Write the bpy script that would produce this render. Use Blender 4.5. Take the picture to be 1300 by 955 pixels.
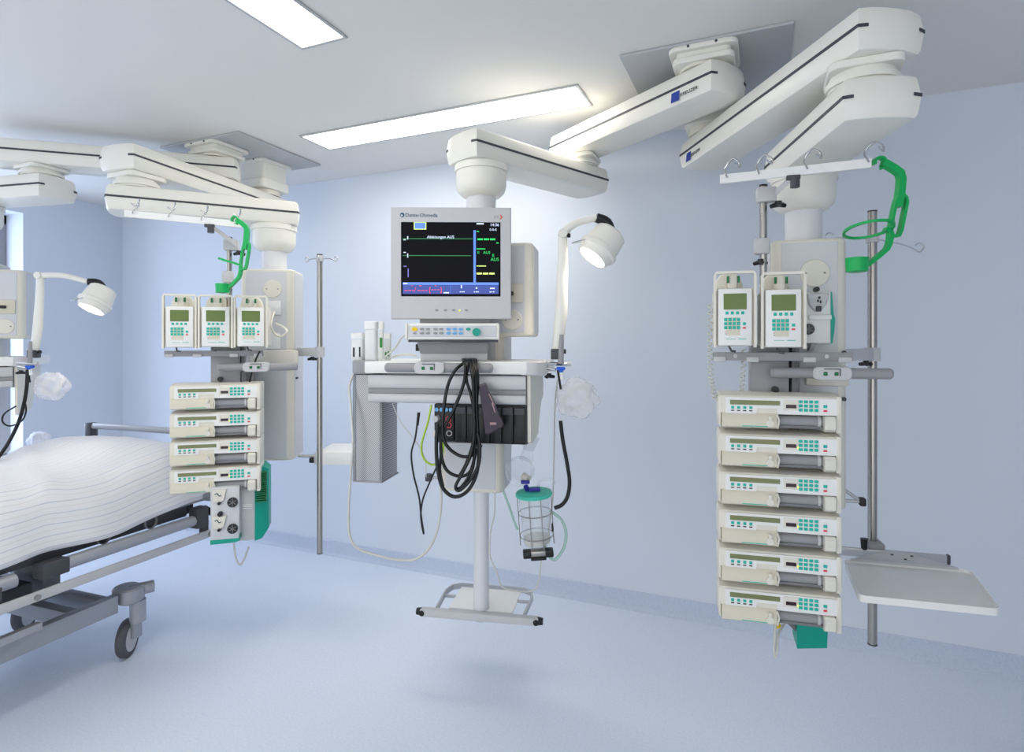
import bpy, bmesh, math, random
from mathutils import Vector, Matrix, noise
random.seed(7)
for o in list(bpy.data.objects): bpy.data.objects.remove(o)
SC = bpy.context.scene
COL = SC.collection

# ---------------------------------------------------------------- camera
FPX, CX, HY = 740.0, 650.0, 438.0          # focal length, centre column and horizon row (1300x955 frame)
EYE, YAW, CEIL = 1.456, math.radians(23.4), 2.6
cam_d = bpy.data.cameras.new('camera'); cam = bpy.data.objects.new('camera', cam_d); COL.objects.link(cam)
cam_d.sensor_fit = 'HORIZONTAL'; cam_d.sensor_width = 36.0; cam_d.lens = 36.0*FPX/1300.0
cam_d.shift_y = -(477.5-HY)/1300.0; cam_d.clip_start = .02
cam.location = (0, 0, EYE); cam.rotation_euler = (math.pi/2, 0, YAW)
SC.camera = cam

# ---------------------------------------------------------------- light
SC.view_settings.view_transform = 'Standard'; SC.view_settings.look = 'None'
SC.view_settings.gamma = 1.0; SC.view_settings.use_curve_mapping = False
SC.view_settings.exposure = 0.10
wd = bpy.data.worlds.new('world'); SC.world = wd; wd.use_nodes = True
bg = wd.node_tree.nodes['Background']
bg.inputs[0].default_value = (0.98, 0.99, 1.0, 1); bg.inputs[1].default_value = 1.7
PANEL_STRENGTH = 11.5
dl = bpy.data.lights.new('window_daylight', 'AREA'); dl.shape = 'RECTANGLE'; dl.size = 1.9; dl.size_y = 1.9; dl.energy = 62; dl.color = (.52, .68, 1.)
do = bpy.data.objects.new('window_daylight', dl); COL.objects.link(do); do.location = (-5.45, 1.52, 1.42); do.rotation_euler = (0, -math.pi/2, 0)

# ---------------------------------------------------------------- materials
def lin(c):
    c = c/255.0
    return c/12.92 if c <= .04045 else ((c+.055)/1.055)**2.4
def col(rgb): return (lin(rgb[0]), lin(rgb[1]), lin(rgb[2]), 1)
MATS = {}
def mat(name, rgb, rough=.5, metal=0., var=.04, scale=40., bump=0., alpha=1., emit=None, es=0., trans=0., coat=0., ior=1.45):
    m = bpy.data.materials.new(name); m.use_nodes = True
    nt = m.node_tree; b = nt.nodes['Principled BSDF']
    tc = nt.nodes.new('ShaderNodeTexCoord'); nz = nt.nodes.new('ShaderNodeTexNoise')
    nz.inputs['Scale'].default_value = scale; nz.inputs['Detail'].default_value = 3
    nt.links.new(tc.outputs['Object'], nz.inputs['Vector'])
    mx = nt.nodes.new('ShaderNodeMix'); mx.data_type = 'RGBA'
    c = col(rgb)
    mx.inputs[6].default_value = tuple(max(0, x*(1-var)) for x in c[:3])+(1,)
    mx.inputs[7].default_value = tuple(min(1, x*(1+var)) for x in c[:3])+(1,)
    nt.links.new(nz.outputs['Fac'], mx.inputs[0]); nt.links.new(mx.outputs[2], b.inputs['Base Color'])
    b.inputs['Roughness'].default_value = rough; b.inputs['Metallic'].default_value = metal
    b.inputs['Alpha'].default_value = alpha; b.inputs['IOR'].default_value = ior
    if trans: b.inputs['Transmission Weight'].default_value = trans
    if coat: b.inputs['Coat Weight'].default_value = coat
    if emit is not None:
        b.inputs['Emission Color'].default_value = col(emit); b.inputs['Emission Strength'].default_value = es
    if bump:
        bp = nt.nodes.new('ShaderNodeBump'); bp.inputs['Strength'].default_value = bump; bp.inputs['Distance'].default_value = .002
        nt.links.new(nz.outputs['Fac'], bp.inputs['Height']); nt.links.new(bp.outputs['Normal'], b.inputs['Normal'])
    MATS[name] = m
    return m
mat('wall', (214, 221, 232), .75, var=.012, scale=3, bump=.02)
mat('ceiling', (228, 227, 224), .85, var=.01, scale=2)
mat('plate', (184, 186, 189), .6, var=.01)
mat('white', (236, 236, 233), .38, var=.01)
mat('offwhite', (233, 231, 222), .35, var=.012, scale=8)
mat('cream', (226, 222, 209), .42, var=.02)
mat('beige', (217, 211, 192), .45, var=.02)
mat('panelgrey', (210, 211, 214), .4, var=.01)
mat('lightgrey', (196, 196, 198), .45, var=.015)
mat('grey', (150, 150, 153), .5, var=.02)
mat('midgrey', (120, 120, 124), .5, var=.02)
mat('darkgrey', (70, 71, 76), .5, var=.04)
mat('stripe', (58, 60, 68), .5, var=.02)
mat('black', (18, 18, 21), .38, var=.1)
mat('cable', (9, 9, 11), .3, var=.1)
mat('alu', (184, 185, 188), .34, metal=.4, var=.03, scale=20)
mat('steel', (170, 166, 160), .25, metal=.95, var=.03)
mat('chrome', (200, 200, 202), .12, metal=1., var=.01)
mat('colpaint', (222, 223, 226), .3, var=.01)
mat('bedgrey', (168, 171, 178), .38, metal=.2, var=.03)
mat('teal', (0, 158, 138), .4, var=.03)
mat('key', (30, 184, 166), .45, var=.03)
mat('tealpale', (70, 205, 180), .4, var=.04, alpha=.9)
mat('redkey', (226, 62, 80), .45)
mat('yellow', (240, 205, 20), .45)
mat('bluekey', (110, 175, 225), .45)
mat('green', (0, 170, 84), .4, var=.03)
mat('labelgreen', (60, 140, 66), .6)
mat('labeldark', (12, 110, 62), .5)
mat('lcd', (98, 118, 52), .25, var=.12, scale=25)
mat('lcd_strip', (122, 128, 84), .25, var=.08, scale=25)
mat('led', (48, 20, 32), .2)
mat('blue', (32, 62, 158), .5)
mat('navy', (22, 70, 100), .5)
mat('bluecap', (40, 45, 150), .45)
mat('bluevalve', (30, 95, 215), .4)
mat('orange', (226, 80, 40), .5)
mat('cuff', (58, 48, 64), .42, var=.12, scale=60, bump=.2)
mat('print', (170, 140, 140), .5)
mat('yelgreen', (170, 205, 60), .45)
mat('tubegrey', (205, 205, 198), .4)
mat('tubeclear', (170, 215, 195), .2, alpha=.55)
mat('bottle', (232, 236, 234), .35, alpha=.93, var=.02)
mat('clear', (232, 236, 242), .08, alpha=.2, var=.02)
mat('bag', (244, 244, 246), .18, alpha=.3, var=.1, scale=30)
mat('coil', (240, 240, 240), .3, alpha=.6)
mat('paperwhite', (236, 238, 246), .7, var=.03, scale=30, bump=.4)
mat('tyre', (84, 84, 90), .6)
mat('dial', (20, 22, 24), .3)
mat('ochre', (222, 180, 70), .5)
mat('screen', (6, 6, 10), .4, var=.05, emit=(16, 16, 26), es=.35)
MATS['screen'].node_tree.nodes['Principled BSDF'].inputs['Specular IOR Level'].default_value = .12
def glow(name, rgb, s): return mat(name, rgb, .3, emit=rgb, es=s, var=.0)
glow('s_green', (40, 190, 90), .8); glow('s_line', (40, 120, 70), .7); glow('s_blue', (84, 122, 205), .8)
glow('s_navy', (48, 66, 135), .8); glow('s_white', (205, 215, 240), .8); glow('s_red', (235, 70, 80), .8)
glow('s_lime', (205, 225, 120), .8); glow('s_violet', (110, 110, 190), .6); glow('led_yellow', (225, 230, 60), 1.)
glow('panel_light', (255, 250, 240), PANEL_STRENGTH); glow('lamp_light', (255, 240, 222), 7.)

def speckle(name, base, dark, light, rough, scale):
    m = mat(name, base, rough, var=.0)
    nt = m.node_tree; b = nt.nodes['Principled BSDF']
    tc = nt.nodes.new('ShaderNodeTexCoord')
    n1 = nt.nodes.new('ShaderNodeTexNoise'); n1.inputs['Scale'].default_value = scale; n1.inputs['Detail'].default_value = 4
    n1.inputs['Roughness'].default_value = .75
    nt.links.new(tc.outputs['Object'], n1.inputs['Vector'])
    r = nt.nodes.new('ShaderNodeValToRGB'); e = r.color_ramp.elements
    e[0].position = .33; e[0].color = col(dark); e[1].position = .67; e[1].color = col(light)
    x = r.color_ramp.elements.new(.5); x.color = col(base)
    nt.links.new(n1.outputs['Fac'], r.inputs[0]); nt.links.new(r.outputs[0], b.inputs['Base Color'])
    b.inputs['Specular IOR Level'].default_value = .35
speckle('floor', (224, 232, 245), (216, 225, 241), (231, 237, 247), .34, 110)
speckle('skirting', (192, 202, 219), (184, 195, 214), (200, 208, 223), .45, 110)

def striped():
    m = mat('linen', (240, 239, 240), .85, var=.02, scale=60)
    nt = m.node_tree; b = nt.nodes['Principled BSDF']
    tc = nt.nodes.new('ShaderNodeUVMap'); sp = nt.nodes.new('ShaderNodeSeparateXYZ')
    nt.links.new(tc.outputs[0], sp.inputs[0])
    def line(freq, width, off):
        a = nt.nodes.new('ShaderNodeMath'); a.operation = 'MULTIPLY_ADD'; a.inputs[1].default_value = freq; a.inputs[2].default_value = off
        f = nt.nodes.new('ShaderNodeMath'); f.operation = 'FRACT'
        l = nt.nodes.new('ShaderNodeMath'); l.operation = 'LESS_THAN'; l.inputs[1].default_value = width
        nt.links.new(sp.outputs[0], a.inputs[0]); nt.links.new(a.outputs[0], f.inputs[0]); nt.links.new(f.outputs[0], l.inputs[0])
        return l
    old = b.inputs['Base Color'].links[0].from_socket
    for freq, w, off, rgb in ((23, .085, 0, (210, 212, 222)), (23, .05, .5, (226, 222, 219))):
        l = line(freq, w, off)
        mx = nt.nodes.new('ShaderNodeMix'); mx.data_type = 'RGBA'
        nt.links.new(l.outputs[0], mx.inputs[0]); nt.links.new(old, mx.inputs[6]); mx.inputs[7].default_value = col(rgb)
        old = mx.outputs[2]
    nt.links.new(old, b.inputs['Base Color'])
striped()
def perforated():
    m = mat('perforated', (186, 187, 190), .35, metal=.6, var=.02)
    nt = m.node_tree; b = nt.nodes['Principled BSDF']
    tc = nt.nodes.new('ShaderNodeTexCoord'); mp = nt.nodes.new('ShaderNodeMapping')
    mp.inputs['Scale'].default_value = (170, 170, 170); mp.inputs['Rotation'].default_value = (0, math.radians(45), 0)
    v = nt.nodes.new('ShaderNodeTexVoronoi'); v.inputs['Randomness'].default_value = 0; v.inputs['Scale'].default_value = 1
    nt.links.new(tc.outputs['Object'], mp.inputs[0]); nt.links.new(mp.outputs[0], v.inputs['Vector'])
    l = nt.nodes.new('ShaderNodeMath'); l.operation = 'LESS_THAN'; l.inputs[1].default_value = .52
    nt.links.new(v.outputs['Distance'], l.inputs[0])
    mx = nt.nodes.new('ShaderNodeMix'); mx.data_type = 'RGBA'
    old = b.inputs['Base Color'].links[0].from_socket
    nt.links.new(l.outputs[0], mx.inputs[0]); nt.links.new(old, mx.inputs[6]); mx.inputs[7].default_value = col((136, 137, 142))
    nt.links.new(mx.outputs[2], b.inputs['Base Color'])
perforated()

# ---------------------------------------------------------------- geometry helpers
RV = Vector((math.cos(YAW), math.sin(YAW), 0)); FV = Vector((-math.sin(YAW), math.cos(YAW), 0)); CAM = Vector((0, 0, EYE))
def W(r, d, z=0.): return RV*r+FV*d+Vector((0, 0, z))
def ray(px, py): return RV*((px-CX)/FPX)+FV+Vector((0, 0, (HY-py)/FPX))
def P(px, py, d): return CAM+ray(px, py)*d                       # point seen in the photo at a measured distance d
def frame(r, d, rel, z=0.): return Matrix.Translation(W(r, d, z)) @ Matrix.Rotation(YAW+math.radians(rel), 4, 'Z')
def fit(M, px, py, ly):
    Mi = M.inverted(); o = Mi @ CAM; v = Mi.to_3x3() @ ray(px, py)
    return o+v*((ly-o.y)/v.y)
I4 = Matrix.Identity(4)

class B:
    def __init__(s): s.bm = bmesh.new()
    def add(s, verts, faces):
        vs = [s.bm.verts.new(v) for v in verts]
        for f in faces:
            try: s.bm.faces.new([vs[i] for i in f])
            except ValueError: pass
        return vs
    def box(s, x0, x1, y0, y1, z0, z1, bev=0., seg=2, M=None):
        t = bmesh.new()
        bmesh.ops.create_cube(t, size=1)
        for v in t.verts:
            v.co = Vector(((x0+x1)/2+v.co.x*(x1-x0), (y0+y1)/2+v.co.y*(y1-y0), (z0+z1)/2+v.co.z*(z1-z0)))
        if bev: bmesh.ops.bevel(t, geom=t.edges[:], offset=min(bev, .49*min(abs(x1-x0), abs(y1-y0), abs(z1-z0))), segments=seg, affect='EDGES', profile=.5)
        s.merge(t, M); return s
    def merge(s, t, M=None):
        t.verts.index_update()
        vs = [s.bm.verts.new(M @ v.co if M else v.co) for v in t.verts]
        for f in t.faces:
            try: s.bm.faces.new([vs[v.index] for v in f.verts])
            except ValueError: pass
        t.free()
    def loft(s, rings, cap=True, close=True):
        n = len(rings[0]); vs = [[s.bm.verts.new(p) for p in r] for r in rings]
        for a, b in zip(vs, vs[1:]):
            for i in range(n if close else n-1):
                j = (i+1) % n
                try: s.bm.faces.new((a[i], a[j], b[j], b[i]))
                except ValueError: pass
        if cap:
            for r in (vs[0][::-1], vs[-1]):
                try: s.bm.faces.new(r)
                except ValueError: pass
        return s
    def tube(s, pts, r, n=10, smooth=0, cap=True):
        pts = [Vector(p) for p in pts]
        if smooth and len(pts) > 2:
            q = []
            for i in range(len(pts)-1):
                p0 = pts[max(i-1, 0)]; p1 = pts[i]; p2 = pts[i+1]; p3 = pts[min(i+2, len(pts)-1)]
                for k in range(smooth):
                    t = k/smooth
                    q.append(.5*((2*p1)+(p2-p0)*t+(2*p0-5*p1+4*p2-p3)*t*t+(3*p1-p0-3*p2+p3)*t**3))
            q.append(pts[-1]); pts = q
        m = len(pts); rs = r if isinstance(r, (list, tuple)) else [r]*m
        if len(rs) != m: rs = [rs[0]+(rs[-1]-rs[0])*i/(m-1) for i in range(m)]
        rings = []; up = None
        for i, p in enumerate(pts):
            t = (pts[min(i+1, m-1)]-pts[max(i-1, 0)])
            t = t.normalized() if t.length > 1e-9 else Vector((0, 0, 1))
            if up is None: up = t.orthogonal().normalized()
            else:
                up = up-t*up.dot(t); up = up.normalized() if up.length > 1e-6 else t.orthogonal().normalized()
            b = t.cross(up)
            rings.append([p+(up*math.cos(a)+b*math.sin(a))*rs[i] for a in [2*math.pi*k/n for k in range(n)]])
        return s.loft(rings, cap)
    def cyl(s, a, b, r, r2=None, n=20): return s.tube([a, b], [r, r if r2 is None else r2], n)
    def lathe(s, prof, M=None, n=28):
        rings = []
        for (r, z) in prof:
            r = max(r, 1e-4); ring = [Vector((r*math.cos(2*math.pi*k/n), r*math.sin(2*math.pi*k/n), z)) for k in range(n)]
            rings.append([M @ v for v in ring] if M else ring)
        return s.loft(rings)
    def prism(s, poly, y0, y1, plane='xz', inset=0.):
        c = [sum(p[i] for p in poly)/len(poly) for i in (0, 1)]
        def ring(y, k):
            out = []
            for a, b in poly:
                if k:
                    dx, dz = a-c[0], b-c[1]; l = math.hypot(dx, dz) or 1; a -= dx/l*k; b -= dz/l*k
                out.append(Vector((a, y, b)) if plane == 'xz' else Vector((y, a, b)) if plane == 'yz' else Vector((a, b, y)))
            return out
        if inset:
            s.loft([ring(y0, inset), ring(y0+inset, 0), ring(y1-inset, 0), ring(y1, inset)])
        else: s.loft([ring(y0, 0), ring(y1, 0)])
        return s
    def band(s, pts, wid, thick, nrm):
        # flat bar following a path: width along nrm, thickness across
        pts = [Vector(p) for p in pts]; nrm = Vector(nrm).normalized(); rings = []; m = len(pts)
        for i, p in enumerate(pts):
            t = (pts[min(i+1, m-1)]-pts[max(i-1, 0)]).normalized(); b = t.cross(nrm).normalized()
            w = wid[i] if isinstance(wid, (list, tuple)) else wid
            rings.append([p+nrm*w/2+b*thick/2, p+nrm*w/2-b*thick/2, p-nrm*w/2-b*thick/2, p-nrm*w/2+b*thick/2])
        return s.loft(rings)
def rrect(w, h, r, n=5, cx=0, cy=0):
    out = []
    for sx, sy, a0 in ((1, 1, 0), (-1, 1, 90), (-1, -1, 180), (1, -1, 270)):
        for k in range(n+1):
            a = math.radians(a0+90*k/n); out.append((cx+sx*(w/2-r)+r*math.cos(a), cy+sy*(h/2-r)+r*math.sin(a)))
    return out

WM = {}
def finish(name, b, m, ang=35):
    bmesh.ops.recalc_face_normals(b.bm, faces=b.bm.faces[:])
    me = bpy.data.meshes.new(name); b.bm.to_mesh(me); b.bm.free()
    for p in me.polygons: p.use_smooth = True
    me.set_sharp_from_angle(angle=math.radians(ang))
    me.materials.append(MATS[m])
    return me
def place(o, parent, M):
    WM[o] = M
    if parent is not None:
        o.parent = parent; o.matrix_basis = WM[parent].inverted() @ M
    else: o.matrix_basis = M
def part(name, b, m, parent, M=None, ang=35, stuff=False, label=None):
    me = b if isinstance(b, bpy.types.Mesh) else finish(name, b, m, ang)
    o = bpy.data.objects.new(name, me); COL.objects.link(o)
    place(o, parent, M if M is not None else (WM[parent] if parent is not None else I4))
    if stuff: o['kind'] = 'stuff'
    if label: o['label'] = label
    return o
def tag(o, label, cat, group=None):
    o['label'] = label; o['category'] = cat
    if group: o['group'] = group
    return o
def thing(name, label, cat, M=I4, group=None):
    o = bpy.data.objects.new(name, None); o.empty_display_size = .1; COL.objects.link(o); place(o, None, M)
    return tag(o, label, cat, group)
def solo(name, b, m, label, cat, M=None, group=None, ang=35): return tag(part(name, b, m, None, M, ang), label, cat, group)
def struct(name, b, m, M=None):
    o = part(name, b, m, None, M); o['kind'] = 'structure'; return o
def dup(root, M, label, group=None):
    def cp(o, par):
        c = o.copy(); COL.objects.link(c); WM[c] = WM[o]
        if par is not None: c.parent = par
        for ch in list(KIDS(o)): cp(ch, c)
        return c
    c = cp(root, None); c.matrix_basis = M; c['label'] = label
    if group: c['group'] = group
    return c
def KIDS(o): return [x for x in COL.objects if x.parent == o]
FONT = None
def text(name, s, size, m, parent, M, bold=0., align='LEFT', sub=None):
    cu = bpy.data.curves.new(name, 'FONT'); cu.body = s; cu.size = size; cu.align_x = align; cu.align_y = 'CENTER'
    cu.extrude = .0004; cu.offset = 0; cu.resolution_u = 3
    t = bpy.data.objects.new('tmp', cu); COL.objects.link(t)
    bpy.context.view_layer.update()
    me = bpy.data.meshes.new_from_object(t.evaluated_get(bpy.context.evaluated_depsgraph_get()))
    bpy.data.objects.remove(t); bpy.data.curves.remove(cu)
    me.name = name; me.materials.clear(); me.materials.append(MATS[m])
    return part(name, me, m, parent, M)
def upright(x, y, z): return Matrix.Translation((x, y, z)) @ Matrix.Rotation(math.pi/2, 4, 'X')   # text on a front (-y) face
def pbox(b, M, x0, y0, x1, y1, ly, dep, bev=0.):
    ym, xm = (y0+y1)/2, (x0+x1)/2
    a = fit(M, x0, ym, ly).x; c = fit(M, x1, ym, ly).x; t = fit(M, xm, y0, ly).z; u = fit(M, xm, y1, ly).z
    return b.box(a, c, ly, ly+dep, u, t, bev)

# ---------------------------------------------------------------- room shell
XL, XR, YB, YF = -4.97, 2.4, 3.21, -2.6
struct('floor', B().box(XL-.3, XR+.1, YF, YB+.1, -.1, 0), 'floor')
struct('ceiling', B().box(XL-.3, XR+.1, YF, YB+.1, CEIL, CEIL+.1), 'ceiling')
struct('wall_back', B().box(XL-.3, XR+.1, YB, YB+.1, 0, CEIL), 'wall')
struct('wall_right', B().box(XR, XR+.1, YF, YB, 0, CEIL), 'wall')
WY0, WY1, WZ0, WZ1 = .55, 2.49, .4, 2.42
b = B(); b.box(XL-.3, XL, WY1, YB, 0, CEIL); b.box(XL-.3, XL, YF, WY0, 0, CEIL)
b.box(XL-.3, XL, WY0, WY1, 0, WZ0); b.box(XL-.3, XL, WY0, WY1, WZ1, CEIL)
struct('wall_left', b, 'wall')
def skirt(n): return [(0, 0), (-.022, 0), (-.02, .006), (-.012, .014), (-.0085, .024), (-.007, .098), (-.003, .103), (0, .103)]
b = B(); b.prism([(YB+a, z) for a, z in skirt(0)], XL, XR, 'yz'); struct('baseboard_back', b, 'skirting')
b = B(); b.prism([(XL-a, z) for a, z in skirt(0)], YF, YB, 'xz'); struct('baseboard_left', b, 'skirting')
# window in the left wall
xw = XL-.24
b = B()
for a0, a1, z0, z1 in ((WY0, WY1, WZ0, WZ0+.07), (WY0, WY1, WZ1-.07, WZ1), (WY0, WY0+.07, WZ0, WZ1), (WY1-.07, WY1, WZ0, WZ1), (1.49, 1.56, WZ0, WZ1)):
    b.box(xw-.03, xw+.03, a0, a1, z0, z1, .004)
wn = struct('window_1', b, 'grey')
b = B(); b.box(xw-.005, xw+.005, WY0+.07, 1.49, WZ0+.07, WZ1-.07); part('pane', b, 'clear', wn)
b = B(); b.box(xw-.005, xw+.005, 1.56, WY1-.07, WZ0+.07, WZ1-.07); part('pane', b, 'clear', wn)
b = B(); b.box(XL-.2, XL+.03, WY0, WY1, WZ0-.02, WZ0+.004, .004); part('window_sill', b, 'white', wn)

# ---------------------------------------------------------------- ceiling lights
def ceiling_light(x0, x1, y0, y1, label):
    M = Matrix.Translation(((x0+x1)/2, (y0+y1)/2, CEIL)); hx, hy = (x1-x0)/2, (y1-y0)/2
    t = thing('ceiling_light', label, 'ceiling light', M, 'recessed ceiling lights')
    b = B(); f = .014
    for a in ((-hx, hx, -hy, -hy+f), (-hx, hx, hy-f, hy), (-hx, -hx+f, -hy+f, hy-f), (hx-f, hx, -hy+f, hy-f)):
        b.box(a[0], a[1], a[2], a[3], -.008, -.0005, .002, 1)
    part('light_frame', b, 'plate', t)
    b = B(); b.box(-hx+f, hx-f, -hy+f, hy-f, -.005, -.001); part('diffuser', b, 'panel_light', t)
ceiling_light(-2.33, -.748, 2.455, 2.70, 'long lit ceiling panel above the monitor, parallel to the back wall')
ceiling_light(-1.635, -1.415, .17, 1.742, 'lit ceiling panel cut by the top edge, pointing at the monitor')

# ---------------------------------------------------------------- ceiling mounts
Z_A1, Z_A2, Z_B1, Z_B2, AH, AW = 2.516, 2.341, 2.386, 2.199, .12, .205
def mount(xc, label):
    M = Matrix.Translation((xc, 0, CEIL))
    t = thing('ceiling_mount', label, 'ceiling mount', M, 'ceiling mounts of the pendants')
    b = B(); b.box(-.31, .31, 2.275, 2.905, -.012, -.001, .002, 1); part('cover_plate', b, 'plate', t)
    for yc, h in ((2.40, CEIL-Z_A1), (2.74, CEIL-Z_B1)):
        b = B()
        b.prism(rrect(.25, .25, .03, cy=yc), -.03, -.012, 'xy', .004)
        b.prism(rrect(.2, .2, .02, cy=yc), -h*.6, -.03, 'xy')
        b.prism(rrect(.225, .225, .03, cy=yc), -h*.86, -h*.6, 'xy', .004)
        part('mount_housing', b, 'offwhite', t)
        b = B(); b.lathe([(.1, -h+.001), (.1, -h*.86)], Matrix.Translation((0, yc, 0))); part('bearing_ring', b, 'cream', t)
        for sx in (-.05, .05): b = B(); b.cyl((sx, yc-.128, -.02), (sx, yc-.124, -.02), .005, n=8); part('screw', b, 'darkgrey', t)
    return t
UX_R, UX_L = -.213, -2.885
mount(UX_R, 'square ceiling plate with two pendant mounts at upper right')
mount(UX_L, 'square ceiling plate with two pendant mounts at upper left, by the bed')

def plan(L, w, ext, inset, n=6):
    # arm outline seen from above, ends slightly bulged
    hw = w/2-inset; pts = []
    e = ext-inset; bul = .012; cr = .004
    ys = [-hw+cr*0+2*hw*k/n for k in range(n+1)]
    for y in ys: pts.append((L+e-bul*(y/hw)**2 - (cr if abs(abs(y)-hw) < 1e-6 else 0), y))
    for y in ys[::-1]: pts.append((-e+bul*(y/hw)**2 + (cr if abs(abs(y)-hw) < 1e-6 else 0), y))
    return pts
def arm(root, p0, p1, ztop, ext=.125, logo=None, more=0.):
    p0 = Vector((p0[0], p0[1], 0)); p1 = Vector((p1[0], p1[1], 0)); v = p1-p0; L = v.length
    L += more
    M = Matrix.Translation((p0.x, p0.y, ztop-AH)) @ Matrix.Rotation(math.atan2(v.y, v.x), 4, 'Z')
    b = B(); b.loft([[Vector((x, y, z)) for x, y in plan(L, AW, ext, i)] for z, i in
                     ((0, .018), (.003, .011), (.012, .006), (AH*.5, 0), (AH-.01, .007), (AH-.003, .011), (AH, .017))])
    a = part('arm', b, 'offwhite', root, M, ang=28)
    hw = AW/2
    for s in (1, -1):
        b = B(); pts = []
        e = ext+.0007
        pl = plan(L, AW+.0014, e, 0)
        y8 = s*hw*.8; xe = L+e-.012*.64; x8 = -e+.012*.64
        side = [(xe, y8)]+sorted([p for p in pl if p[1]*s > hw*.99], key=lambda p: -p[0])+[(x8, y8)]
        pts = [Vector((x, y, AH*.52)) for x, y in side]
        rings = [[p+Vector((0, s*.0012, .0045)), p+Vector((0, s*.0012, -.0045)), p+Vector((0, -s*.004, -.0045)), p+Vector((0, -s*.004, .0045))] for p in pts]
        b.loft(rings); part('stripe', b, 'stripe', a, M)
    if logo:
        lx, s, flip = logo       # distance along the arm, side, text direction
        T = M @ Matrix.Translation((lx, s*(hw-.0005), AH*.27)) @ Matrix.Rotation(math.pi if s > 0 else 0, 4, 'Z') @ Matrix.Rotation(math.radians(90-6), 4, 'X')
        b = B(); b.box(-.02, .02, -.021, .018, 0, .0015); part('logo_square', b, 'blue', a, T)
        text('logo_caption', 'TRUMPF', .012, 'black', a, T @ Matrix.Translation((-.022, .023, .001)), .0004)
        text('logo_lettering', 'KREUZER', .02, 'black', a, T @ Matrix.Translation((.024, -.004, .001)), .0006)
    return a
def joint(root, p, ztop, zbot):
    M = Matrix.Translation((p[0], p[1], 0)); g = ztop-zbot
    b = B(); b.prism(rrect(.19, .19, .03), ztop-g*.35, ztop-.001, 'xy', .003)
    b.lathe([(.088, ztop-g*.62), (.088, ztop-g*.35)]); b.lathe([(.098, zbot+g*.15), (.098, ztop-g*.6)]); b.lathe([(.09, zbot+.001), (.09, zbot+g*.16)])
    part('arm_joint', b, 'offwhite', root, M)
def drop(root, p, ztop, zend, rc=.0625):
    M = Matrix.Translation((p[0], p[1], 0))
    b = B(); b.lathe([(.02, ztop-.137), (rc+.004, ztop-.137), (.082, ztop-.13), (.1, ztop-.112), (.107, ztop-.09), (.107, ztop-.03), (.113, ztop-.028), (.113, ztop-.001)])
    part('swivel_bell', b, 'offwhite', root, M)
    b = B(); b.lathe([(rc, zend), (rc, ztop-.13)], n=32); part('column', b, 'colpaint', root, M)
def head(root, M, x0, x1, y0, y1, z0, z1, name='service_head'):
    b = B(); w, h = x1-x0, y1-y0; cx, cy = (x0+x1)/2, (y0+y1)/2
    rings = [[Vector((x, y, z)) for x, y in rrect(w-2*i, h-2*i, .03, 5, cx, cy)] for z, i in ((z0, .006), (z0+.006, 0), (z1-.006, 0), (z1, .006))]
    b.loft(rings); hd = part(name, b, 'cream', root, M)
    b = B(); b.box(x0+.03, x1-.03, y0-.0025, y0+.004, z0+.015, z1-.012, .001, 1); part('front_panel', b, 'panelgrey', hd, M)
    for sx, e in ((x0, -1), (x1, 1)):
        b = B(); b.box(sx-.0025, sx+.0025, y0+.03, y1-.03, z0+.015, z1-.012, .001, 1); part('side_panel', b, 'panelgrey', hd, M)
    return hd
def blank(parent, M, x, y, z, r=.05):
    b = B(); b.lathe([(r, 0), (r, .003), (r-.002, .005), (.001, .005)], Matrix.Translation((x, y, z)) @ Matrix.Rotation(math.pi/2, 4, 'X'), 32)
    o = part('blanking_disc', b, 'cream', parent, M)
    for s in (-1, 1): b = B(); b.cyl((x+s*r*.62, y-.0065, z), (x+s*r*.62, y-.004, z), .003, n=8); part('screw', b, 'darkgrey', o, M)
def outlet(parent, M, x, y, z, m='cream', w=.075, h=.06):
    b = B(); b.box(x-w/2, x+w/2, y-.008, y, z-h/2, z+h/2, .004); o = part('wall_outlet', b, m, parent, M)
    b = B(); b.box(x-.02, x+.008, y-.02, y-.007, z-.01, z+.006, .004); part('plug', b, 'black', o, M)
def knob(b, p, r=.018):
    # three-lobed clamp knob hanging under p
    p = Vector(p)
    b.cyl(p, p-Vector((0, 0, .018)), r*.55, n=12)
    for k in range(3):
        a = 2*math.pi*k/3+.5; b.cyl(p-Vector((0, 0, .010)), p+Vector((math.cos(a)*r*1.35, math.sin(a)*r*1.35, -.014)), r*.5, r*.36, n=8)

# ================================================================ the four pendants
def vw(v): return (v.x, v.y)
# --- right infusion pendant
RC = (1.07, 2.14); MR = frame(RC[0], RC[1], -15)
rp = thing('infusion_pendant', 'large ceiling pendant at right with two angled arms carrying six syringe pumps', 'ceiling pendant', MR, 'ceiling supply pendants')
bR0 = Vector((UX_R, 2.74, 0)); bR1 = W(1.03, 1.715); bR2 = W(*RC)
arm(rp, vw(bR0), vw(bR1), Z_B1, logo=(-.02, -1, 0)); joint(rp, vw(bR1), Z_B1-AH, Z_B2)
arm(rp, vw(bR1), vw(bR2), Z_B2); drop(rp, vw(bR2), Z_B2-AH, 1.82)
hd = head(rp, MR, -.125, .115, -.115, .11, .885, 1.825)
blank(hd, MR, .012, -.1175, 1.705, .048)
b = B(); b.box(-.03, .06, -.13, -.117, 1.545, 1.62, .006); part('socket_plate', b, 'cream', hd, MR)
for z in (1.43, 1.27): b = B(); b.cyl((.103, -.122, z), (.103, -.112, z), .007, n=10); part('screw', b, 'darkgrey', hd, MR)
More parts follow.
